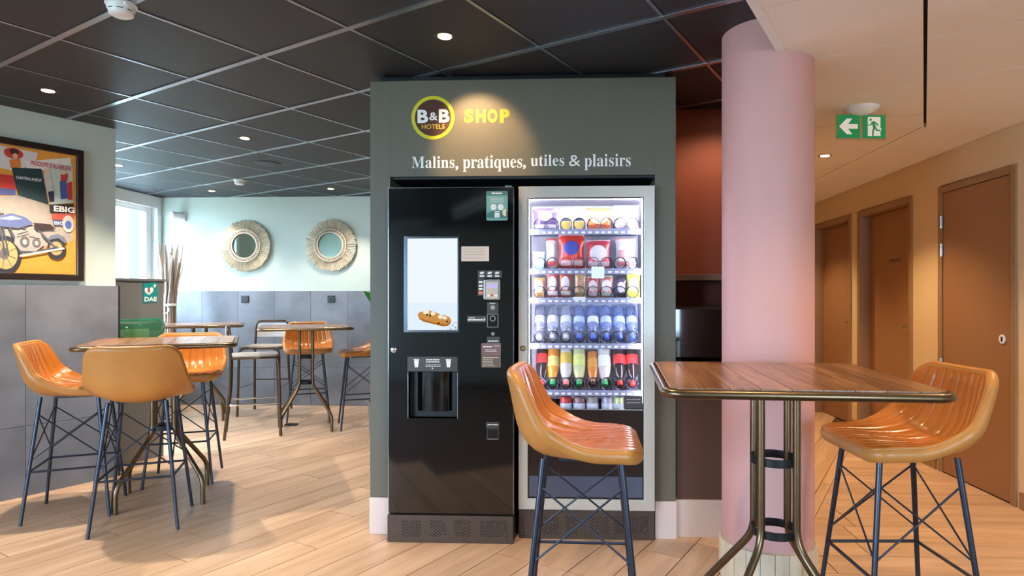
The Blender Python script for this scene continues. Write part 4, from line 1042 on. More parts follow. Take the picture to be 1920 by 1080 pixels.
def make_stool(label, loc, rz):
    t = thing('bar_stool', label, 'bar stool', (loc[0], loc[1], 0), rz, 'leather bar stools')
    sh = SH_IN.build('bucket_seat', m_leather, t, local=True, smooth=True, angle=75, label='ribbed leather bucket seat')
    SH_OUT.build('outer_shell', m_leather2, t, local=True, smooth=True, angle=75)
    seam = [BAND[k][1] for k in range(0, len(BAND), 2)]
    MB().tube(seam, 0.0022, 5, closed=True).build('piping', m_leather2, sh, local=True, smooth=True)
    T_, B_ = 0.135, 0.205; ZT = 0.695
    def lp(sx, sy, z): 
        f = 1-z/ZT; r = T_+(B_-T_)*f; return Vector((sx*r, sy*r+0.01, z))
    for sx in (-1, 1):
        for sy in (-1, 1):
            MB().tube([lp(sx, sy, ZT), lp(sx, sy, 0.0)], [0.0108, 0.0086], 10).build('leg', m_steel, t, local=True, smooth=True)
    MB().box(-0.115, 0.115, -0.07, 0.115, 0.680, 0.694).build('seat_plate', m_steel, t, local=True, bevel=0.004)
    cs_ = [(-1,-1), (1,-1), (1,1), (-1,1)]
    for k in range(4):
        a, b = cs_[k], cs_[(k+1) % 4]
        MB().tube([lp(*a, 0.285), lp(*b, 0.285)], 0.0065, 8).build('footrest', m_steel, t, local=True, smooth=True)
        MB().tube([lp(*a, 0.60), lp(*b, 0.345)], 0.0038, 6).build('cross_brace', m_steel, t, local=True, smooth=True)
        MB().tube([lp(*b, 0.60), lp(*a, 0.345)], 0.0038, 6).build('cross_brace', m_steel, t, local=True, smooth=True)
    return t
def face(dx, dy):      # facing direction in camera plan axes -> rotation of a thing that faces local +y
    w = (dx*CT-dy*ST, dx*ST+dy*CT); return atan2(w[1], w[0])-pi/2
proto = make_stool('cognac leather bar stool standing side-on in front of the vending machine', W(0.115, 2.30), face(1, -0.06))
def stool(label, xc, d, fx, fy):
    c = copy_tree(proto); p = W(xc, d); c.location = (p[0], p[1], 0); c.rotation_euler = (0, 0, face(fx, fy)); c['label'] = label; return c
stool('cognac leather bar stool right of the wooden table by the corridor doors', 1.30, 2.315, -1, 0.0)
stool('tan leather bar stool seen from behind at the left table', -2.266, 3.50, -0.146, 0.397)
stool('orange leather bar stool side-on under the framed poster', -2.80, 3.70, 0.92, 0.39)
stool('leather bar stool behind the left table, ribbed seat turned to camera', -2.534, 4.36, 0.15, -0.43)
stool('leather bar stool behind the middle table against the grey tiles', -2.50, 6.52, 0.16, -0.4)
stool('leather bar stool half hidden by the kiosk edge', -1.83, 6.17, -0.92, -0.36)

# ================================================================== BAR TABLES
m_top = wood('reclaimed_table_wood', (98, 62, 42), (176, 126, 86), 0.28, (2.0, 22, 22), rand=0.22, coat=0.25, bump=0.08)
def rr_pts(s, r, n=6):
    out = []
    for cx, cy, a0 in ((s-r, s-r, 0), (-s+r, s-r, pi/2), (-s+r, -s+r, pi), (s-r, -s+r, 1.5*pi)):
        for k in range(n+1): out.append((cx+r*cos(a0+k*pi/2/n), cy+r*sin(a0+k*pi/2/n)))
    return out
def make_table(label, loc, rz, ZT=0.99, S=0.40):
    t = thing('bar_table', label, 'table', (loc[0], loc[1], 0), rz, 'square bar tables')
    top = MB().prism(rr_pts(S-0.014, 0.045), ZT-0.026, ZT-0.005).build('tabletop', m_top, t, local=True)
    n = 9; w = 2*(S-0.012)/n; outline = rr_pts(S-0.012, 0.045)
    for k in range(n):
        x0 = -(S-0.012)+k*w
        poly = clip(clip(outline, (1, 0), x0+0.0009), (-1, 0), -(x0+w-0.0009))
        o = MB().prism([(p[0]-x0-w/2, p[1]) for p in poly], -0.005, 0.0).build('board', m_top, top, local=True, bevel=0.0008)
        # boards are modelled with the grain along local x
        me = o.data
        for v in me.vertices: v.co = (v.co.y, -v.co.x, v.co.z)
        o.rotation_euler = (0, 0, pi/2); o.location = (x0+w/2, 0, ZT)
    MB().tube([(p[0], p[1], ZT-0.017) for p in rr_pts(S, 0.055)], 0.0135, 10, closed=True).build('edge_tube', m_bronze, t, local=True, smooth=True)
    for sx in (-1, 1):
        for sy in (-1, 1):
            a = 0.058; b = 0.222
            pts = fillet([(sx*a, sy*a, ZT-0.03), (sx*a, sy*a, 0.42), (sx*b, sy*b, 0.15), (sx*b, sy*b, 0.0)], 0.055, 6)
            MB().tube(pts, 0.0135, 12).build('leg', m_bronze, t, local=True, smooth=True)
    MB().box(-0.16, 0.16, -0.16, 0.16, ZT-0.036, ZT-0.027).build('mount_plate', m_strap, t, local=True)
    for z in (0.695, 0.45):
        r = 0.078; m = MB(); k = 28
        vv = []; ff = []
        for i in range(k):
            c, s_ = cos(2*pi*i/k), sin(2*pi*i/k)
            vv += [(r*c, r*s_, z-0.014), (r*c, r*s_, z+0.014), ((r-0.004)*c, (r-0.004)*s_, z+0.014), ((r-0.004)*c, (r-0.004)*s_, z-0.014)]
        for i in range(k):
            j = (i+1) % k
            for q in range(4): ff.append((i*4+q, j*4+q, j*4+(q+1)%4, i*4+(q+1)%4))
        m.add(vv, ff).build('ring_strap', m_strap, t, local=True, smooth=True)
    return t
def rot_u(ux, uy): w = (ux*CT-uy*ST, ux*ST+uy*CT); return atan2(w[1], w[0])
tp = make_table('square plank bar table with brass tube edge in the right foreground', W(0.785, 2.17), rot_u(0.9935, -0.114))
def table(label, xc, d, ux, uy):
    c = copy_tree(tp); p = W(xc, d); c.location = (p[0], p[1], 0); c.rotation_euler = (0, 0, rot_u(ux, uy)); c['label'] = label; return c
table('square plank bar table by the poster wall with three leather stools', -2.398, 3.912, 0.9, 0.43)
table('square bar table in the middle of the back room near the kiosk', -2.323, 6.0, 0.925, 0.38)
table('square bar table farthest left, in front of the twig bundle', -3.62, 6.50, 0.9, 0.43)

# ================================================================== TUBULAR STOOLS
m_tube = mat('brown_tube', (92, 76, 62), 0.32, 0.85, var=0.05)
m_ply = mat('pale_seat_ply', (186, 176, 168), 0.4, var=0.06, scale=12)
m_backw = mat('white_back_plate', (226, 226, 230), 0.4, var=0.02)
def make_tstool(label, loc, rz):
    t = thing('tubular_stool', label, 'bar stool', (loc[0], loc[1], 0), rz, 'tubular metal bar stools')
    MB().prism([(p[0], p[1]) for p in rr_pts(0.195, 0.05)], 0.728, 0.742).build('seat', m_ply, t, local=True, bevel=0.003)
    # front hoop: legs and front seat rail in one bent tube
    hoop = fillet([(-0.215, 0.215, 0.0), (-0.205, 0.195, 0.72), (0.205, 0.195, 0.72), (0.215, 0.215, 0.0)], 0.07, 7)
    MB().tube(hoop, 0.0125, 10).build('front_hoop', m_tube, t, local=True, smooth=True)
    back = fillet([(-0.20, -0.245, 0.0), (-0.185, -0.20, 0.45), (-0.178, -0.195, 0.74), (-0.17, -0.225, 1.0), (0.17, -0.225, 1.0), (0.178, -0.195, 0.74), (0.185, -0.20, 0.45), (0.20, -0.245, 0.0)], 0.06, 7)
    MB().tube(back, 0.0125, 10).build('back_hoop', m_tube, t, local=True, smooth=True)
    for sx in (-1, 1):
        MB().tube([(sx*0.195, 0.195, 0.715), (sx*0.18, -0.195, 0.715)], 0.010, 8).build('side_rail', m_tube, t, local=True, smooth=True)
        MB().tube([(sx*0.208, 0.203, 0.30), (sx*0.19, -0.215, 0.30)], 0.007, 8).build('stretcher', m_chrome, t, local=True, smooth=True)
    MB().tube([(-0.19, -0.215, 0.34), (0.19, -0.215, 0.34)], 0.007, 8).build('stretcher', m_tube, t, local=True, smooth=True)
    vv = []; ff = []; n = 10
    for j in range(2):
        for i in range(n+1):
            u = -1+2*i/n
            for dy in (0.006, -0.006): vv.append((u*0.168, -0.212-0.012*(1-u*u)*1.2-0.010*j+dy, 0.82+0.155*j))
    for i in range(n):
        a = i*2; b = (n+1)*2+a
        ff += [(a, a+2, b+2, b), (a+1, b+1, b+3, a+3), (b, b+2, b+3, b+1), (a, a+1, a+3, a+2)]
    ff += [(0, (n+1)*2, (n+1)*2+1, 1), (2*n, 2*n+1, (n+1)*2+2*n+1, (n+1)*2+2*n)]
    MB().add(vv, ff).build('backrest', m_backw, t, local=True, smooth=True)
    return t
ts = make_tstool('brown tube bar stool with white backrest facing the camera', W(-3.10, 6.86), face(0.1, -1))
c = copy_tree(ts); p = W(-2.72, 5.80); c.location = (p[0], p[1], 0); c.rotation_euler = (0, 0, face(0.9, 0.42)); c['label'] = 'brown tube bar stool side-on between the left and middle tables'

# ================================================================== WALL PIECES
# framed poster
s0, s1 = -0.86, -0.204
pz0, pz1 = 1.369, 2.248
pc = bw_pt((s0+s1)/2, 0)
pst = thing('framed_poster', 'vintage style motorcycle poster in dark wooden frame on the sage wall', 'poster', (pc[0], pc[1], pz0), atan2(BD[1], BD[0]))
PWd = s1-s0; PH = pz1-pz0
m_pf = mat('dark_walnut_frame', (44, 32, 30), 0.3, var=0.1, coat=0.3)
pf = MB(); fw_ = 0.042
x0, x1 = -PWd/2, PWd/2
for pts in ([(x0, 0), (x1, 0), (x1-fw_, fw_), (x0+fw_, fw_)], [(x0, PH), (x0+fw_, PH-fw_), (x1-fw_, PH-fw_), (x1, PH)], [(x0, 0), (x0+fw_, fw_), (x0+fw_, PH-fw_), (x0, PH)], [(x1, 0), (x1, PH), (x1-fw_, PH-fw_), (x1-fw_, fw_)]):
    pf.plate(pts, -0.030, -0.002)
pf.build('frame', m_pf, pst, local=True, bevel=0.006)
def flat_(rgb): return mat('print_%d_%d_%d' % rgb, rgb, 0.55, var=0.08, scale=25)
ground = MB().box(x0+fw_, x1-fw_, -0.010, -0.004, fw_, PH-fw_).build('print', flat_((232, 156, 62)), pst, local=True)
LY = [-0.0102]
def art(polys, rgb):
    LY[0] -= 0.0003; b_ = MB()
    for p in polys: b_.plate(p, LY[0]-0.0002, LY[0])
    b_.build('print', flat_(rgb), ground, local=True)
# measured from the photo: poster px 8..134 wide (x), 272..515 high (y) at its right side
def A(px, py):      # picture pixel -> poster local (perspective of the oblique wall removed)
    r = (px-CX)/F; cc = (-3.05, 4.41); den = (sin(radians(31.0))-r*cos(radians(31.0)))
    s = (r*cc[1]-cc[0])/den; d = cc[1]+cos(radians(31.0))*s
    return (s-(s0+s1)/2, H+(CY-py)/F*d-pz0)
def AP(*pts): return [A(x, y) for x, y in pts]
def ell(cx, cy, rx, ry, n=22): 
    c_ = A(cx, cy); ex = A(cx+rx, cy); ey = A(cx, cy-ry); a_ = ex[0]-c_[0]; b_ = ey[1]-c_[1]
    return [(c_[0]+a_*cos(2*pi*k/n), c_[1]+b_*sin(2*pi*k/n)) for k in range(n)]
XLp = -60
art([AP((XLp, 372), (30, 366), (92, 384), (136, 384), (136, 452), (60, 468), (XLp, 470))], (176, 160, 146))
art([AP((XLp, 262), (70, 287), (66, 300), (40, 318), (20, 320), (XLp, 300))], (222, 216, 214))
art([AP((44, 303), (131, 296), (132, 312), (52, 323))], (232, 226, 214))
art([AP((80, 318), (134, 308), (136, 380), (92, 384))], (196, 206, 190))
art([AP((XLp, 320), (26, 330), (30, 356), (XLp, 344))], (206, 62, 56)); art([AP((XLp, 346), (28, 356), (28, 366), (XLp, 366))], (90, 96, 150))
art([AP((20, 314), (76, 317), (90, 384), (32, 366))], (40, 62, 66))
art([ell(24, 288, 18, 10)], (206, 62, 50)); art([ell(25, 285, 9, 6)], (70, 44, 40)); art([AP((16, 300), (36, 298), (38, 314), (18, 315))], (226, 128, 60)); art([ell(27, 293, 5, 5)], (228, 180, 150))
art([AP((110, 340), (122, 338), (126, 372), (112, 374))], (70, 96, 160)); art([AP((112, 326), (126, 326), (124, 340), (112, 340)), AP((124, 344), (133, 340), (134, 374), (126, 376))], (196, 60, 52)); art([ell(116, 324, 5, 4), ell(86, 322, 5, 5)], (226, 190, 160))
art([AP((80, 328), (92, 326), (98, 360), (86, 364))], (206, 200, 190)); art([AP((88, 360), (99, 358), (100, 378), (91, 379))], (44, 50, 78))
art([AP((90, 384), (136, 382), (136, 400), (92, 400))], (62, 50, 46)); art([AP((94, 401), (136, 400), (136, 414), (96, 412))], (196, 86, 70)); art([AP((97, 413), (118, 414), (118, 424), (98, 422))], (80, 88, 140))
art([ell(126, 420, 11, 16)], (206, 190, 180)); art([ell(126, 422, 6, 8)], (80, 110, 170))
# motorcycle (no rider)
def bar_(x0, y0, x1, y1, w):
    n_ = Vector((y1-y0, x0-x1)).normalized()*w/2
    return AP((x0+n_.x, y0+n_.y), (x1+n_.x, y1+n_.y), (x1-n_.x, y1-n_.y), (x0-n_.x, y0-n_.y))
art([ell(8, 478, 31, 36)], (52, 54, 60)); art([ell(8, 478, 23, 27)], (214, 168, 108)); art([ell(6, 476, 9, 11)], (120, 112, 108))
art([bar_(8+22*cos(k), 478+26*sin(k), 6, 476, 1.2) for k in (0.3, 1.0, 1.8, 2.6, 3.4, 4.2, 5.0, 5.8)], (96, 90, 88))
art([ell(104, 468, 18, 19)], (56, 56, 62)); art([ell(103, 466, 12, 13)], (206, 160, 104)); art([ell(103, 466, 5, 5)], (110, 104, 102))
art([AP((84, 452), (92, 442), (106, 439), (118, 445), (124, 456), (118, 456), (108, 447), (94, 449))], (112, 118, 134))
art([bar_(12, 420, 38, 474, 4), bar_(38, 474, 102, 466, 4), bar_(62, 424, 102, 466, 4), bar_(40, 424, 72, 468, 3), bar_(-8, 400, 8, 478, 4), bar_(-2, 400, 14, 478, 3)], (84, 86, 98))
art([AP((28, 436), (52, 430), (74, 438), (80, 460), (64, 472), (36, 470), (24, 456))], (168, 160, 150)); art([ell(44, 454, 9, 11), ell(66, 456, 8, 9)], (104, 100, 98)); art([ell(44, 454, 4, 5), ell(66, 456, 3.5, 4)], (196, 188, 176))
art([bar_(30, 440, 50, 434, 2), bar_(29, 445, 52, 439, 2), bar_(52, 444, 72, 448, 2)], (90, 86, 86))
art([AP((-12, 408), (18, 400), (46, 408), (60, 420), (34, 428), (-8, 424))], (98, 108, 150)); art([AP((-6, 410), (20, 405), (40, 411), (16, 413))], (176, 184, 208)); art([AP((60, 418), (92, 421), (102, 430), (66, 431))], (62, 48, 44))
art([bar_(34, 480, 118, 466, 4)], (196, 190, 180)); art([bar_(-20, 392, 6, 398, 3)], (150, 148, 150))
def ptx(body, xa, ya, xb, ht, rgb, off=0.02):
    a_, b_ = A(xa, ya), A(xb, ya); LY[0] -= 0.0003
    h_ = A(xa, ya-ht)[1]-a_[1]
    m_ = text(body, a_[0], LY[0], a_[1], width=b_[0]-a_[0], height=h_, offset=off)
    if m_.v: m_.build('lettering', flat_(rgb), ground, local=True)
ptx("PRODUITS D'AUVERGNE", 55, 310, 131, 9, (196, 40, 80)); ptx('CHATEAUNEUF', 27, 335.5, 75, 5.5, (236, 236, 230)); ptx('EBIG', 98, 396.5, 137, 11, (240, 236, 226), 0.03); ptx('BIG', 99, 421.5, 116, 6.5, (214, 210, 226))

# low partition behind the poster wall with the defibrillator
q0 = W(-3.40, 4.39); q1 = W(-3.055, 4.97)
pdir = Vector((q1[0]-q0[0], q1[1]-q0[1])).normalized(); pn = Vector((pdir.y, -pdir.x))
m_part = mat('warm_grey_laminate', (112, 110, 108), 0.5, var=0.02)
prt = thing('low_partition', 'waist high grey partition panel carrying the DAE sign', 'partition', (q1[0], q1[1], 0), atan2(pdir.y, pdir.x))
MB().box(-0.68, 0.0, 0.0, 0.05, 0.0, 1.385).build('panel', m_part, prt, local=True, bevel=0.003)
MB().box(-0.68, 0.012, -0.012, 0.07, 1.385, 1.405).build('cap_rail', m_part, prt, local=True, bevel=0.003)
def PS(px, py):     # picture pixel -> partition local x, z
    r = (px-CX)/F; a_ = (-3.055, 4.97); dd = Vector((0.345, 0.58)).normalized()
    s = (r*a_[1]-a_[0])/(dd.x-r*dd.y); d = a_[1]+dd.y*s
    return (s, H+(CY-py)/F*d)
dae = thing('defibrillator_sign', 'teal DAE sign with white heart on the grey partition', 'sign', tuple(prt.location[:2])+(1.2,), prt.rotation_euler[2])
def dl(pts): return [(lambda q: (q[0], q[1]-1.2))(PS(x, y)) for x, y in pts]
MB().plate(dl([(268, 531), (295, 529), (295, 566), (268, 568)]), -0.004, -0.0005).build('plate', mat('teal_sign', (20, 140, 140), 0.4), dae, local=True)
hb = MB().plate(dl([(270.5, 543), (272, 540), (275, 539.5), (278.5, 542), (282, 539), (285.5, 539), (287.5, 542), (286, 547), (278.5, 553.5), (272, 548)]), -0.005, -0.004)
hb.plate(dl([(286.5, 535), (292.5, 534.5), (292.5, 536.5), (286.5, 537)]), -0.005, -0.004); hb.plate(dl([(288.5, 532.8), (290.5, 532.6), (290.5, 539), (288.5, 539.2)]), -0.0052, -0.004)
hb.build('pictogram', m_wv, dae, local=True)
MB().plate(dl([(277, 541), (281, 541), (279, 545.5), (282, 545.2), (277, 552), (278.3, 547), (275.5, 547)]), -0.0056, -0.005).build('lightning_bolt', mat('red_bolt', (170, 40, 40), 0.5), dae, local=True)
a_ = PS(270.5, 565); b_ = PS(293.5, 565); h_ = PS(270.5, 556.5)[1]-a_[1]
text('DAE', a_[0], -0.0045, a_[1]-1.2, width=b_[0]-a_[0], height=h_, offset=0.03).build('lettering', m_wv, dae, local=True)
# defibrillator cabinet: green back shell, clear domed cover
aed = thing('defibrillator_cabinet', 'green defibrillator cabinet with clear domed cover under the DAE sign', 'cabinet', (prt.location[0], prt.location[1], 0.78), prt.rotation_euler[2])
ax0, ax1 = -0.46, -0.012; ah = 0.315
def dome(x0, x1, y0, y1, z0, z1, nu=14, nv=10):
    vv = []; ff = []
    for j in range(nv+1):
        for i in range(nu+1):
            u = -1+2*i/nu; v = -1+2*j/nv
            k = (1-abs(u)**4)**0.5*(1-abs(v)**4)**0.5
            vv.append(((x0+x1)/2+u*(x1-x0)/2, y0+(y1-y0)*k, (z0+z1)/2+v*(z1-z0)/2))
    for j in range(nv):
        for i in range(nu): ff.append((j*(nu+1)+i, j*(nu+1)+i+1, (j+1)*(nu+1)+i+1, (j+1)*(nu+1)+i))
    return vv, ff
bo = []
r_ = 0.05
for cx_, cz_, a0_ in ((ax1-r_, ah-r_, 0), (ax0+r_, ah-r_, pi/2), (ax0+r_, r_, pi), (ax1-r_, r_, 1.5*pi)):
    for k in range(7): bo.append((cx_+r_*cos(a0_+k*pi/12), cz_+r_*sin(a0_+k*pi/12)))
MB().plate(bo, -0.045, -0.001).build('back_shell', mat('defib_green', (20, 122, 82), 0.3, coat=0.4), aed, local=True, bevel=0.006)
MB().box(ax0+0.10, ax1-0.14, -0.10, -0.046, 0.05, 0.24).build('defibrillator', mat('defib_case', (196, 178, 120), 0.4), aed, local=True, bevel=0.012)
vv, ff = dome(ax0+0.012, ax1-0.012, -0.046, -0.15, 0.012, ah-0.012)
MB().add(vv, ff).build('domed_cover', clear('green_tinted_dome', (170, 226, 200), 0.22, 0.03, (120, 170, 150), 0.14), aed, local=True, smooth=True)

# twig bundle in the corner
tb_ = W(-4.20, 6.93)
tw = thing('twig_bundle', 'tall bundle of dry twigs tied with white cord in the corner', 'decoration', (tb_[0], tb_[1], 0))
m_tw = [mat('twig_%d' % k, c_, 0.8, var=0.15, scale=20) for k, c_ in enumerate(((196, 180, 168), (150, 130, 116), (216, 206, 198), (120, 98, 84)))]
for k in range(60):
    a = random.random()*2*pi; r = 0.082*sqrt(random.random()); a2 = a+random.uniform(-0.5, 0.5); r2 = r*random.uniform(1.0, 1.35)+0.0; hgt = random.uniform(1.62, 1.86)
    pts = [(r*1.05*cos(a), r*1.05*sin(a), 0.0), (r*0.85*cos(a), r*0.85*sin(a), 0.55), (r*0.8*cos(a), r*0.8*sin(a), 1.12), ((r*1.0)*cos(a2)+random.uniform(-0.01, 0.01), r*1.0*sin(a2), 1.4), ((r2*1.35)*cos(a2), r2*1.35*sin(a2), hgt)]
    MB().tube(catmull(pts, 10), [0.011]*4+[0.0095]*4+[0.008, 0.007, 0.004], 5).build('twig', m_tw[k % 4], tw, local=True, smooth=True)
MB().lathe([(0.066, 1.165), (0.072, 1.168), (0.073, 1.18), (0.072, 1.192), (0.066, 1.195)], 24).build('cord', m_white, tw, local=True, smooth=True)
MB().tube(catmull([(0.02, -0.071, 1.18), (0.05, -0.075, 1.12), (0.0, -0.078, 1.085), (-0.045, -0.073, 1.12), (-0.03, -0.07, 1.18)], 20), 0.005, 6).build('cord_loop', m_white, tw, local=True, smooth=True)

# round mirrors with fringed fibre frames
m_fib = mat('raffia', (226, 214, 196), 0.85, var=0.18, scale=40, bump=0.2, bscale=90, rand=0.10)
m_weave = mat('woven_rope', (196, 184, 166), 0.8, var=0.2, scale=60); m_mirror = mat('mirror_silver', (186, 196, 190), 0.03, 1.0, var=0.0)
def make_mirror(label, px, py):
    X, Z = onY(px, py, YB-0.03)
    t = thing('fringed_mirror', label, 'mirror', (X, YB, Z), 0, 'round fringed mirrors')
    MB().lathe([(0.0, 0.012), (0.30*0.92, 0.012), (0.30*0.92, 0.024), (0.0, 0.024)], 40, 'y').build('backing', m_weave, t, local=True)
    N_ = 84
    for k in range(N_):
        a = 2*pi*k/N_; ro = 0.300*random.uniform(0.965, 1.02); ri = 0.185; da = pi/N_*0.96; db = pi/N_*0.92
        yb_ = -0.042-random.uniform(0, 0.006)
        def P_(r, an, y): return (r*cos(an), y, r*sin(an))
        vv = [P_(ri, a-da, -0.026), P_(ri, a+da, -0.026), P_(ro, a+db, -0.022), P_(ro, a-db, -0.022), P_(ri, a, yb_-0.006), P_(ro, a, yb_+0.004)]
        MB().add(vv, [(0, 3, 5, 4), (4, 5, 2, 1), (0, 4, 1), (3, 2, 5), (0, 1, 2, 3)]).build('fringe', m_fib, t, local=True)
    ring = [(0.188*cos(2*pi*k/48), -0.05, 0.188*sin(2*pi*k/48)) for k in range(48)]; MB().tube(ring, 0.006, 6, closed=True).build('rope_ring', m_weave, t, local=True, smooth=True)
    ring = [(0.150*cos(2*pi*k/48), -0.052, 0.150*sin(2*pi*k/48)) for k in range(48)]; MB().tube(ring, 0.0075, 6, closed=True).build('rope_ring', m_weave, t, local=True, smooth=True)
    bd = MB()
    for k in range(52):
        a = 2*pi*k/52; c_, s_ = cos(a), sin(a); bd.tube([(0.155*c_, -0.048, 0.155*s_), (0.169*c_, -0.056, 0.169*s_), (0.184*cos(a+0.05), -0.048, 0.184*sin(a+0.05))], 0.0055, 5)
    bd = bd.build('woven_band', m_weave, t, local=True, smooth=True); bd['kind'] = 'stuff'
    MB().lathe([(0.0, 0.030), (0.185, 0.030), (0.185, 0.026), (0.0, 0.026)], 40, 'y').build('band_backing', mat('dark_weave', (110, 100, 88), 0.9), t, local=True)
    MB().lathe([(0.0, 0.036), (0.148, 0.036), (0.148, 0.031), (0.0, 0.031)], 48, 'y').build('mirror_glass', m_mirror, t, local=True)
    return t
m1_ = make_mirror('round raffia fringed mirror, left of the two on the back wall', 459.5, 461)
c = copy_tree(m1_); X, Z = onY(620, 460, YB-0.03); c.location = (X, YB, Z); c['label'] = 'round raffia fringed mirror, right of the two, nearer the kiosk'; c.rotation_euler = (0, 0.4, 0)

# sockets on the back dado
for px, lab in ((459, 'black double socket on the tiles under the left mirror'), (621, 'black wall socket on the tiles under the right mirror')):
    X, Z = onY(px, 561, YB-0.02)
    t = thing('wall_socket', lab, 'socket', (X, YB-0.012, Z), group='black sockets on the dado')
    MB().box(-0.045, 0.045, -0.010, 0.0, -0.042, 0.042).build('cover_plate', m_black, t, local=True, bevel=0.003)
    MB().lathe([(0.028, 0.004), (0.030, 0.011), (0.024, 0.012), (0.022, 0.005), (0.0, 0.005)], 24, 'y').build('socket_well', mat('socket_grey', (70, 70, 74), 0.4), t, local=True, smooth=True)
# white cylinder spotlight / siren on the back wall
X, Z = onY(342, 407, YB)
t = thing('wall_siren', 'white round wall device near the window corner', 'device', (X, YB, Z))
MB().box(-0.05, 0.05, -0.03, 0.0, -0.05, 0.05).build('base_plate', m_pvc, t, local=True, bevel=0.008)
M_ = MB().lathe([(0.0, 0.0), (0.047, 0.0), (0.05, 0.01), (0.05, 0.11), (0.046, 0.118), (0.034, 0.118), (0.030, 0.105), (0.0, 0.105)], 28, 'y')
o = M_.build('horn', m_pvc, t, local=True, smooth=True); o.location = (0, -0.02, 0); o.rotation_euler = (0, 0, radians(-28))
M_ = MB().lathe([(0.0, 0.116), (0.022, 0.112), (0.024, 0.106)], 20, 'y'); o2_ = M_.build('horn_centre', m_white, o, local=True, smooth=True)
# small black floor box lid near the middle table
X, Y_ = onz(546, 797, 0)
t = thing('floor_socket', 'small black lid lying on the floor under the middle table', 'floor box', (X, Y_, 0))
MB().prism([(-0.055, -0.035), (0.055, -0.045), (0.06, 0.035), (-0.05, 0.045)], 0.0, 0.012).build('lid', m_black, t, local=True, bevel=0.003)
MB().box(-0.02, 0.02, -0.006, 0.006, 0.012, 0.016).build('lid_grip', m_dkmet, t, local=True)

# potted plant behind the kiosk, one leaf showing past its edge
pp = W(-1.47, 5.6)
t = thing('potted_plant', 'green potted plant behind the kiosk, leaf peeking past its edge', 'plant', (pp[0], pp[1], 0))
MB().lathe([(0.0, 0.0), (0.10, 0.0), (0.125, 0.02), (0.14, 0.32), (0.15, 0.34), (0.135, 0.34), (0.128, 0.31), (0.0, 0.31)], 28).build('pot', mat('grey_pot', (120, 118, 114), 0.6), t, local=True, smooth=True)
MB().tube([(0, 0, 0.3), (0.01, 0, 0.7), (0, 0.01, 1.05)], 0.012, 8).build('stem', mat('plant_stem', (96, 110, 60), 0.6), t, local=True, smooth=True)
m_pl = mat('green_leaf', (60, 140, 50), 0.4, var=0.12, scale=8)
for k in range(13):
    a = pi+0.12 if k == 0 else random.uniform(-1.3, 1.9)
    L_ = 0.30 if k == 0 else random.uniform(0.22, 0.34); z0 = 1.04 if k == 0 else random.uniform(0.6, 1.05)
    d = Vector((cos(a), sin(a), 0)); sd = Vector((-sin(a), cos(a), 0)); vv = []; ff = []
    if k and d.x < -0.2: d.x = abs(d.x)
    if k == 0: sd = Vector((0.8, 0.6, 0))
    for i in range(7):
        f = i/6; wv = 0.045*sin(pi*min(1, f*0.95+0.05))**0.8; up = 0.34*f-0.22*f*f
        c_ = d*(L_*f*(0.6 if k == 0 else 1))+Vector((0, 0, z0+up+(0.16*f if k == 0 else 0))); vv += [tuple(c_-sd*wv), tuple(c_+Vector((0,0,-0.01))), tuple(c_+sd*wv)]
    for i in range(6): ff += [(i*3, i*3+1, i*3+4, i*3+3), (i*3+1, i*3+2, i*3+5, i*3+4)]
    MB().add(vv, ff).build('leaf', m_pl, t, local=True, smooth=True)

# ================================================================== CEILING FITTINGS
m_lens = glow('lamp_lens', (255, 214, 150), 30.0)
def downlight(x, y, z, label, watts=None, colr=(1.0, 0.89, 0.74), cone=104, m_ring=None, group='recessed downlights', aim=None):
    t = thing('downlight', label, 'ceiling light', (x, y, z), group=group)
    MB().lathe([(0.030, -0.001), (0.044, -0.004), (0.048, -0.001), (0.048, 0.004)], 28).build('ring', m_ring or m_black, t, local=True, smooth=True)
    MB().lathe([(0.0, -0.0035), (0.0305, -0.0035), (0.0305, -0.001), (0.0, -0.001)], 24).build('lens', m_lens, t, local=True)
    l = bpy.data.lights.new('downlight_beam', 'SPOT'); l.energy = watts or SPOT_W; l.color = colr; l.spot_size = radians(cone); l.spot_blend = 0.55; l.shadow_soft_size = 0.03
    o = bpy.data.objects.new('beam', l); COL.objects.link(o); o.parent = t; o.location = (0, 0, -0.012)
    if aim is not None: o.rotation_euler = (Vector(aim)-Vector((x, y, z))).to_track_quat('-Z', 'Y').to_euler()
    return t
for px, py, lab in ((90, 170, 'lit downlight above the poster'), (834, 68, 'lit downlight just in front of the shop sign'), (459, 259, 'lit downlight in the middle of the black ceiling'), (620, 354, 'lit downlight above the right mirror'), (397, 358, 'lit downlight above the left mirror'), (222, 310, 'lit downlight beside the poster wall corner')):
    p = onz(px, py, CEIL)
    if px == 834:
        q = onY(900, 262, KY); downlight(p[0], p[1], CEIL, lab, SPOT_W*0.30, colr=(1.0, 0.62, 0.30), cone=56, aim=(q[0], KY, q[1]))
    else: downlight(p[0], p[1], CEIL, lab, SPOT_W*(0.5 if px in (620, 397, 222) else 1.0))
p = onz(1547, 292, WCEIL); downlight(p[0], p[1], WCEIL, 'lit downlight in the corridor ceiling', SPOT_W*0.6, (1.0, 0.70, 0.36), 110, m_chrome)
for (x, y, lab, w) in ((W(0.78, 1.75)+('downlight over the right foreground table', 0.22)), (W(2.1, 2.5)+('downlight near the corridor doors', 0.42)), (1.9, 6.6, 'far downlight in the corridor', 0.6), (W(0.6, -1.2)+('downlight behind the camera on the right', 0.9))):
    downlight(x, y, WCEIL, lab, SPOT_W*w, (1.0, 0.72, 0.40), 112, m_chrome)
for (x, y, lab) in ((W(-1.6, 1.3)+('downlight of the black ceiling left of the camera',)), (W(-3.6, 1.2)+('downlight of the black ceiling far left of the camera',))):
    downlight(x, y, CEIL, lab, SPOT_W)
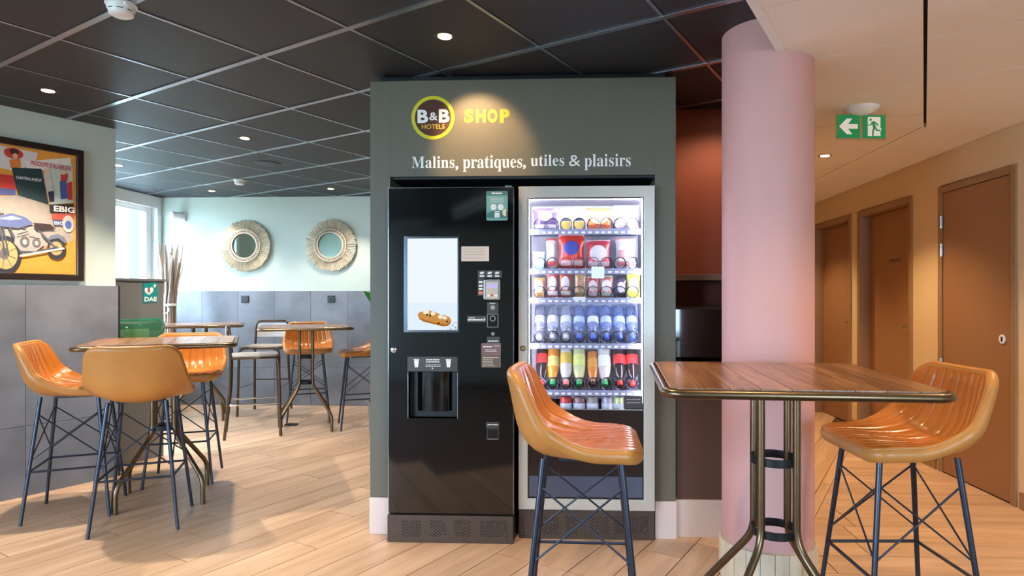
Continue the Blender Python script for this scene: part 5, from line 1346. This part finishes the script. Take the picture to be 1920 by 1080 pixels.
downlight(0.93, 3.62, CEIL, 'added downlight brightening the alcove, hidden behind the column', 18.0, (1.0, 0.75, 0.48), 150)  # unseen lamp added to brighten the terracotta wall
xx, yy = W(-0.28, 2.36); downlight(xx, yy, CEIL, 'added downlight brightening the floor by the coffee machine, just above the frame', SPOT_W*0.5, (1.0, 0.76, 0.48), 84)  # unseen lamp added to brighten the floor before the kiosk
def smoke(px, py, label, ang=0.0, s=1.0):
    p = onz(px, py, CEIL-0.025)
    t = thing('smoke_detector', label, 'smoke detector', (p[0], p[1], CEIL-0.0045), ang, group='smoke detectors')
    MB().lathe([(0.0, -0.012), (0.052, -0.012), (0.056, -0.008), (0.056, 0.0), (0.0, 0.0)], 32).build('base', m_pvc, t, local=True, smooth=True)
    MB().lathe([(0.0, -0.050), (0.034, -0.050), (0.043, -0.044), (0.046, -0.030), (0.050, -0.024), (0.051, -0.012)], 32).build('sensor_head', m_pvc, t, local=True, smooth=True)
    sl_ = MB()
    for k in range(8):
        a0 = 2*pi*k/8+0.12; pts = [(0.0478*cos(a0+i*0.08), 0.0478*sin(a0+i*0.08)) for i in range(7)]
        vv = [(x, y, z) for x, y in pts for z in (-0.0325, -0.029)]; sl_.add(vv, [(2*i, 2*i+2, 2*i+3, 2*i+1) for i in range(6)])
    sl_.build('vent_slots', m_hole, t, local=True)
    MB().box(0.05, 0.066, -0.008, 0.008, -0.02, -0.008).build('clip', m_pvc, t, local=True, bevel=0.002)
smoke(227, 17, 'white smoke detector at the top left of the black ceiling', -0.6); smoke(449, 341, 'small white smoke detector above the mirrors', 0.3)
p = onz(503, 306, CEIL)
t = thing('ceiling_speaker', 'flat dark round speaker grille in the black ceiling', 'speaker', (p[0], p[1], CEIL))
MB().lathe([(0.0, -0.008), (0.095, -0.008), (0.10, -0.004), (0.10, 0.0), (0.0, 0.0)], 36).build('grille', mat('speaker_grey', (70, 72, 80), 0.6, bump=0.4, bscale=400), t, local=True, smooth=True)
MB().lathe([(0.100, -0.005), (0.107, -0.003), (0.107, 0.001), (0.1, 0.001)], 36).build('rim', m_black, t, local=True, smooth=True)
# exit sign
p = onz(1614, 203, WCEIL)
t = thing('exit_sign', 'hanging green exit sign with arrow and running figure', 'exit sign', (p[0], p[1], WCEIL), radians(4))
MB().lathe([(0.0, -0.042), (0.03, -0.040), (0.075, -0.022), (0.092, -0.006), (0.094, 0.0)], 36).build('dome', m_pvc, t, local=True, smooth=True)
MB().box(-0.140, 0.140, -0.003, 0.003, -0.175, -0.030).build('blade', clear('acrylic_blade', (240, 244, 240), 0.14, 0.05, (200, 170, 120), 0.1), t, local=True)
m_eg = mat('exit_green', (12, 128, 70), 0.4, emit=(12, 150, 80), estr=0.25); m_ew = mat('exit_white', (232, 220, 206), 0.4, emit=(240, 228, 214), estr=0.25)
sq = 0.126
for cx_, nm in ((-0.071, 'arrow_panel'), (0.071, 'figure_panel')):
    pn_ = MB().box(cx_-sq/2, cx_+sq/2, -0.006, -0.003, -0.165, -0.165+sq).build(nm, m_eg, t, local=True)
    cz_ = -0.165+sq/2
    def E(pts): return [(cx_+a*sq, cz_+b*sq) for a, b in pts]
    if cx_ < 0:
        MB().plate(E([(-0.42, 0.0), (-0.08, 0.34), (0.16, 0.34), (-0.03, 0.10), (0.40, 0.10), (0.40, -0.10), (-0.03, -0.10), (0.16, -0.34), (-0.08, -0.34)]), -0.0068, -0.006).build('arrow', m_ew, pn_, local=True)
    else:
        MB().plate(E([(-0.28, -0.42), (-0.28, 0.42), (0.28, 0.42), (0.28, -0.06), (0.33, -0.1), (0.26, -0.30), (0.30, -0.40)]), -0.0068, -0.006).build('doorway', m_ew, pn_, local=True)
        f_ = MB()
        f_.plate(E([(-0.16+0.055*cos(k*pi/6), 0.30+0.055*sin(k*pi/6)) for k in range(12)]), -0.0076, -0.0068)
        for q in ([(-0.12, 0.20), (-0.02, 0.24), (0.08, -0.02), (-0.04, -0.08)], [(-0.04, 0.24), (0.06, 0.20), (0.20, 0.06), (0.16, 0.02), (0.04, 0.12)], [(-0.12, 0.20), (-0.08, 0.14), (-0.14, 0.04), (-0.28, 0.04), (-0.28, 0.08), (-0.16, 0.09)],
                  [(0.0, -0.05), (0.08, -0.03), (0.14, -0.14), (0.28, -0.14), (0.28, -0.20), (0.10, -0.20)], [(-0.04, -0.06), (0.05, -0.08), (-0.02, -0.20), (-0.03, -0.42), (-0.09, -0.42), (-0.09, -0.18)]):
            f_.plate(E(q), -0.0076, -0.0068)
        f_.build('running_figure', m_eg, pn_, local=True)
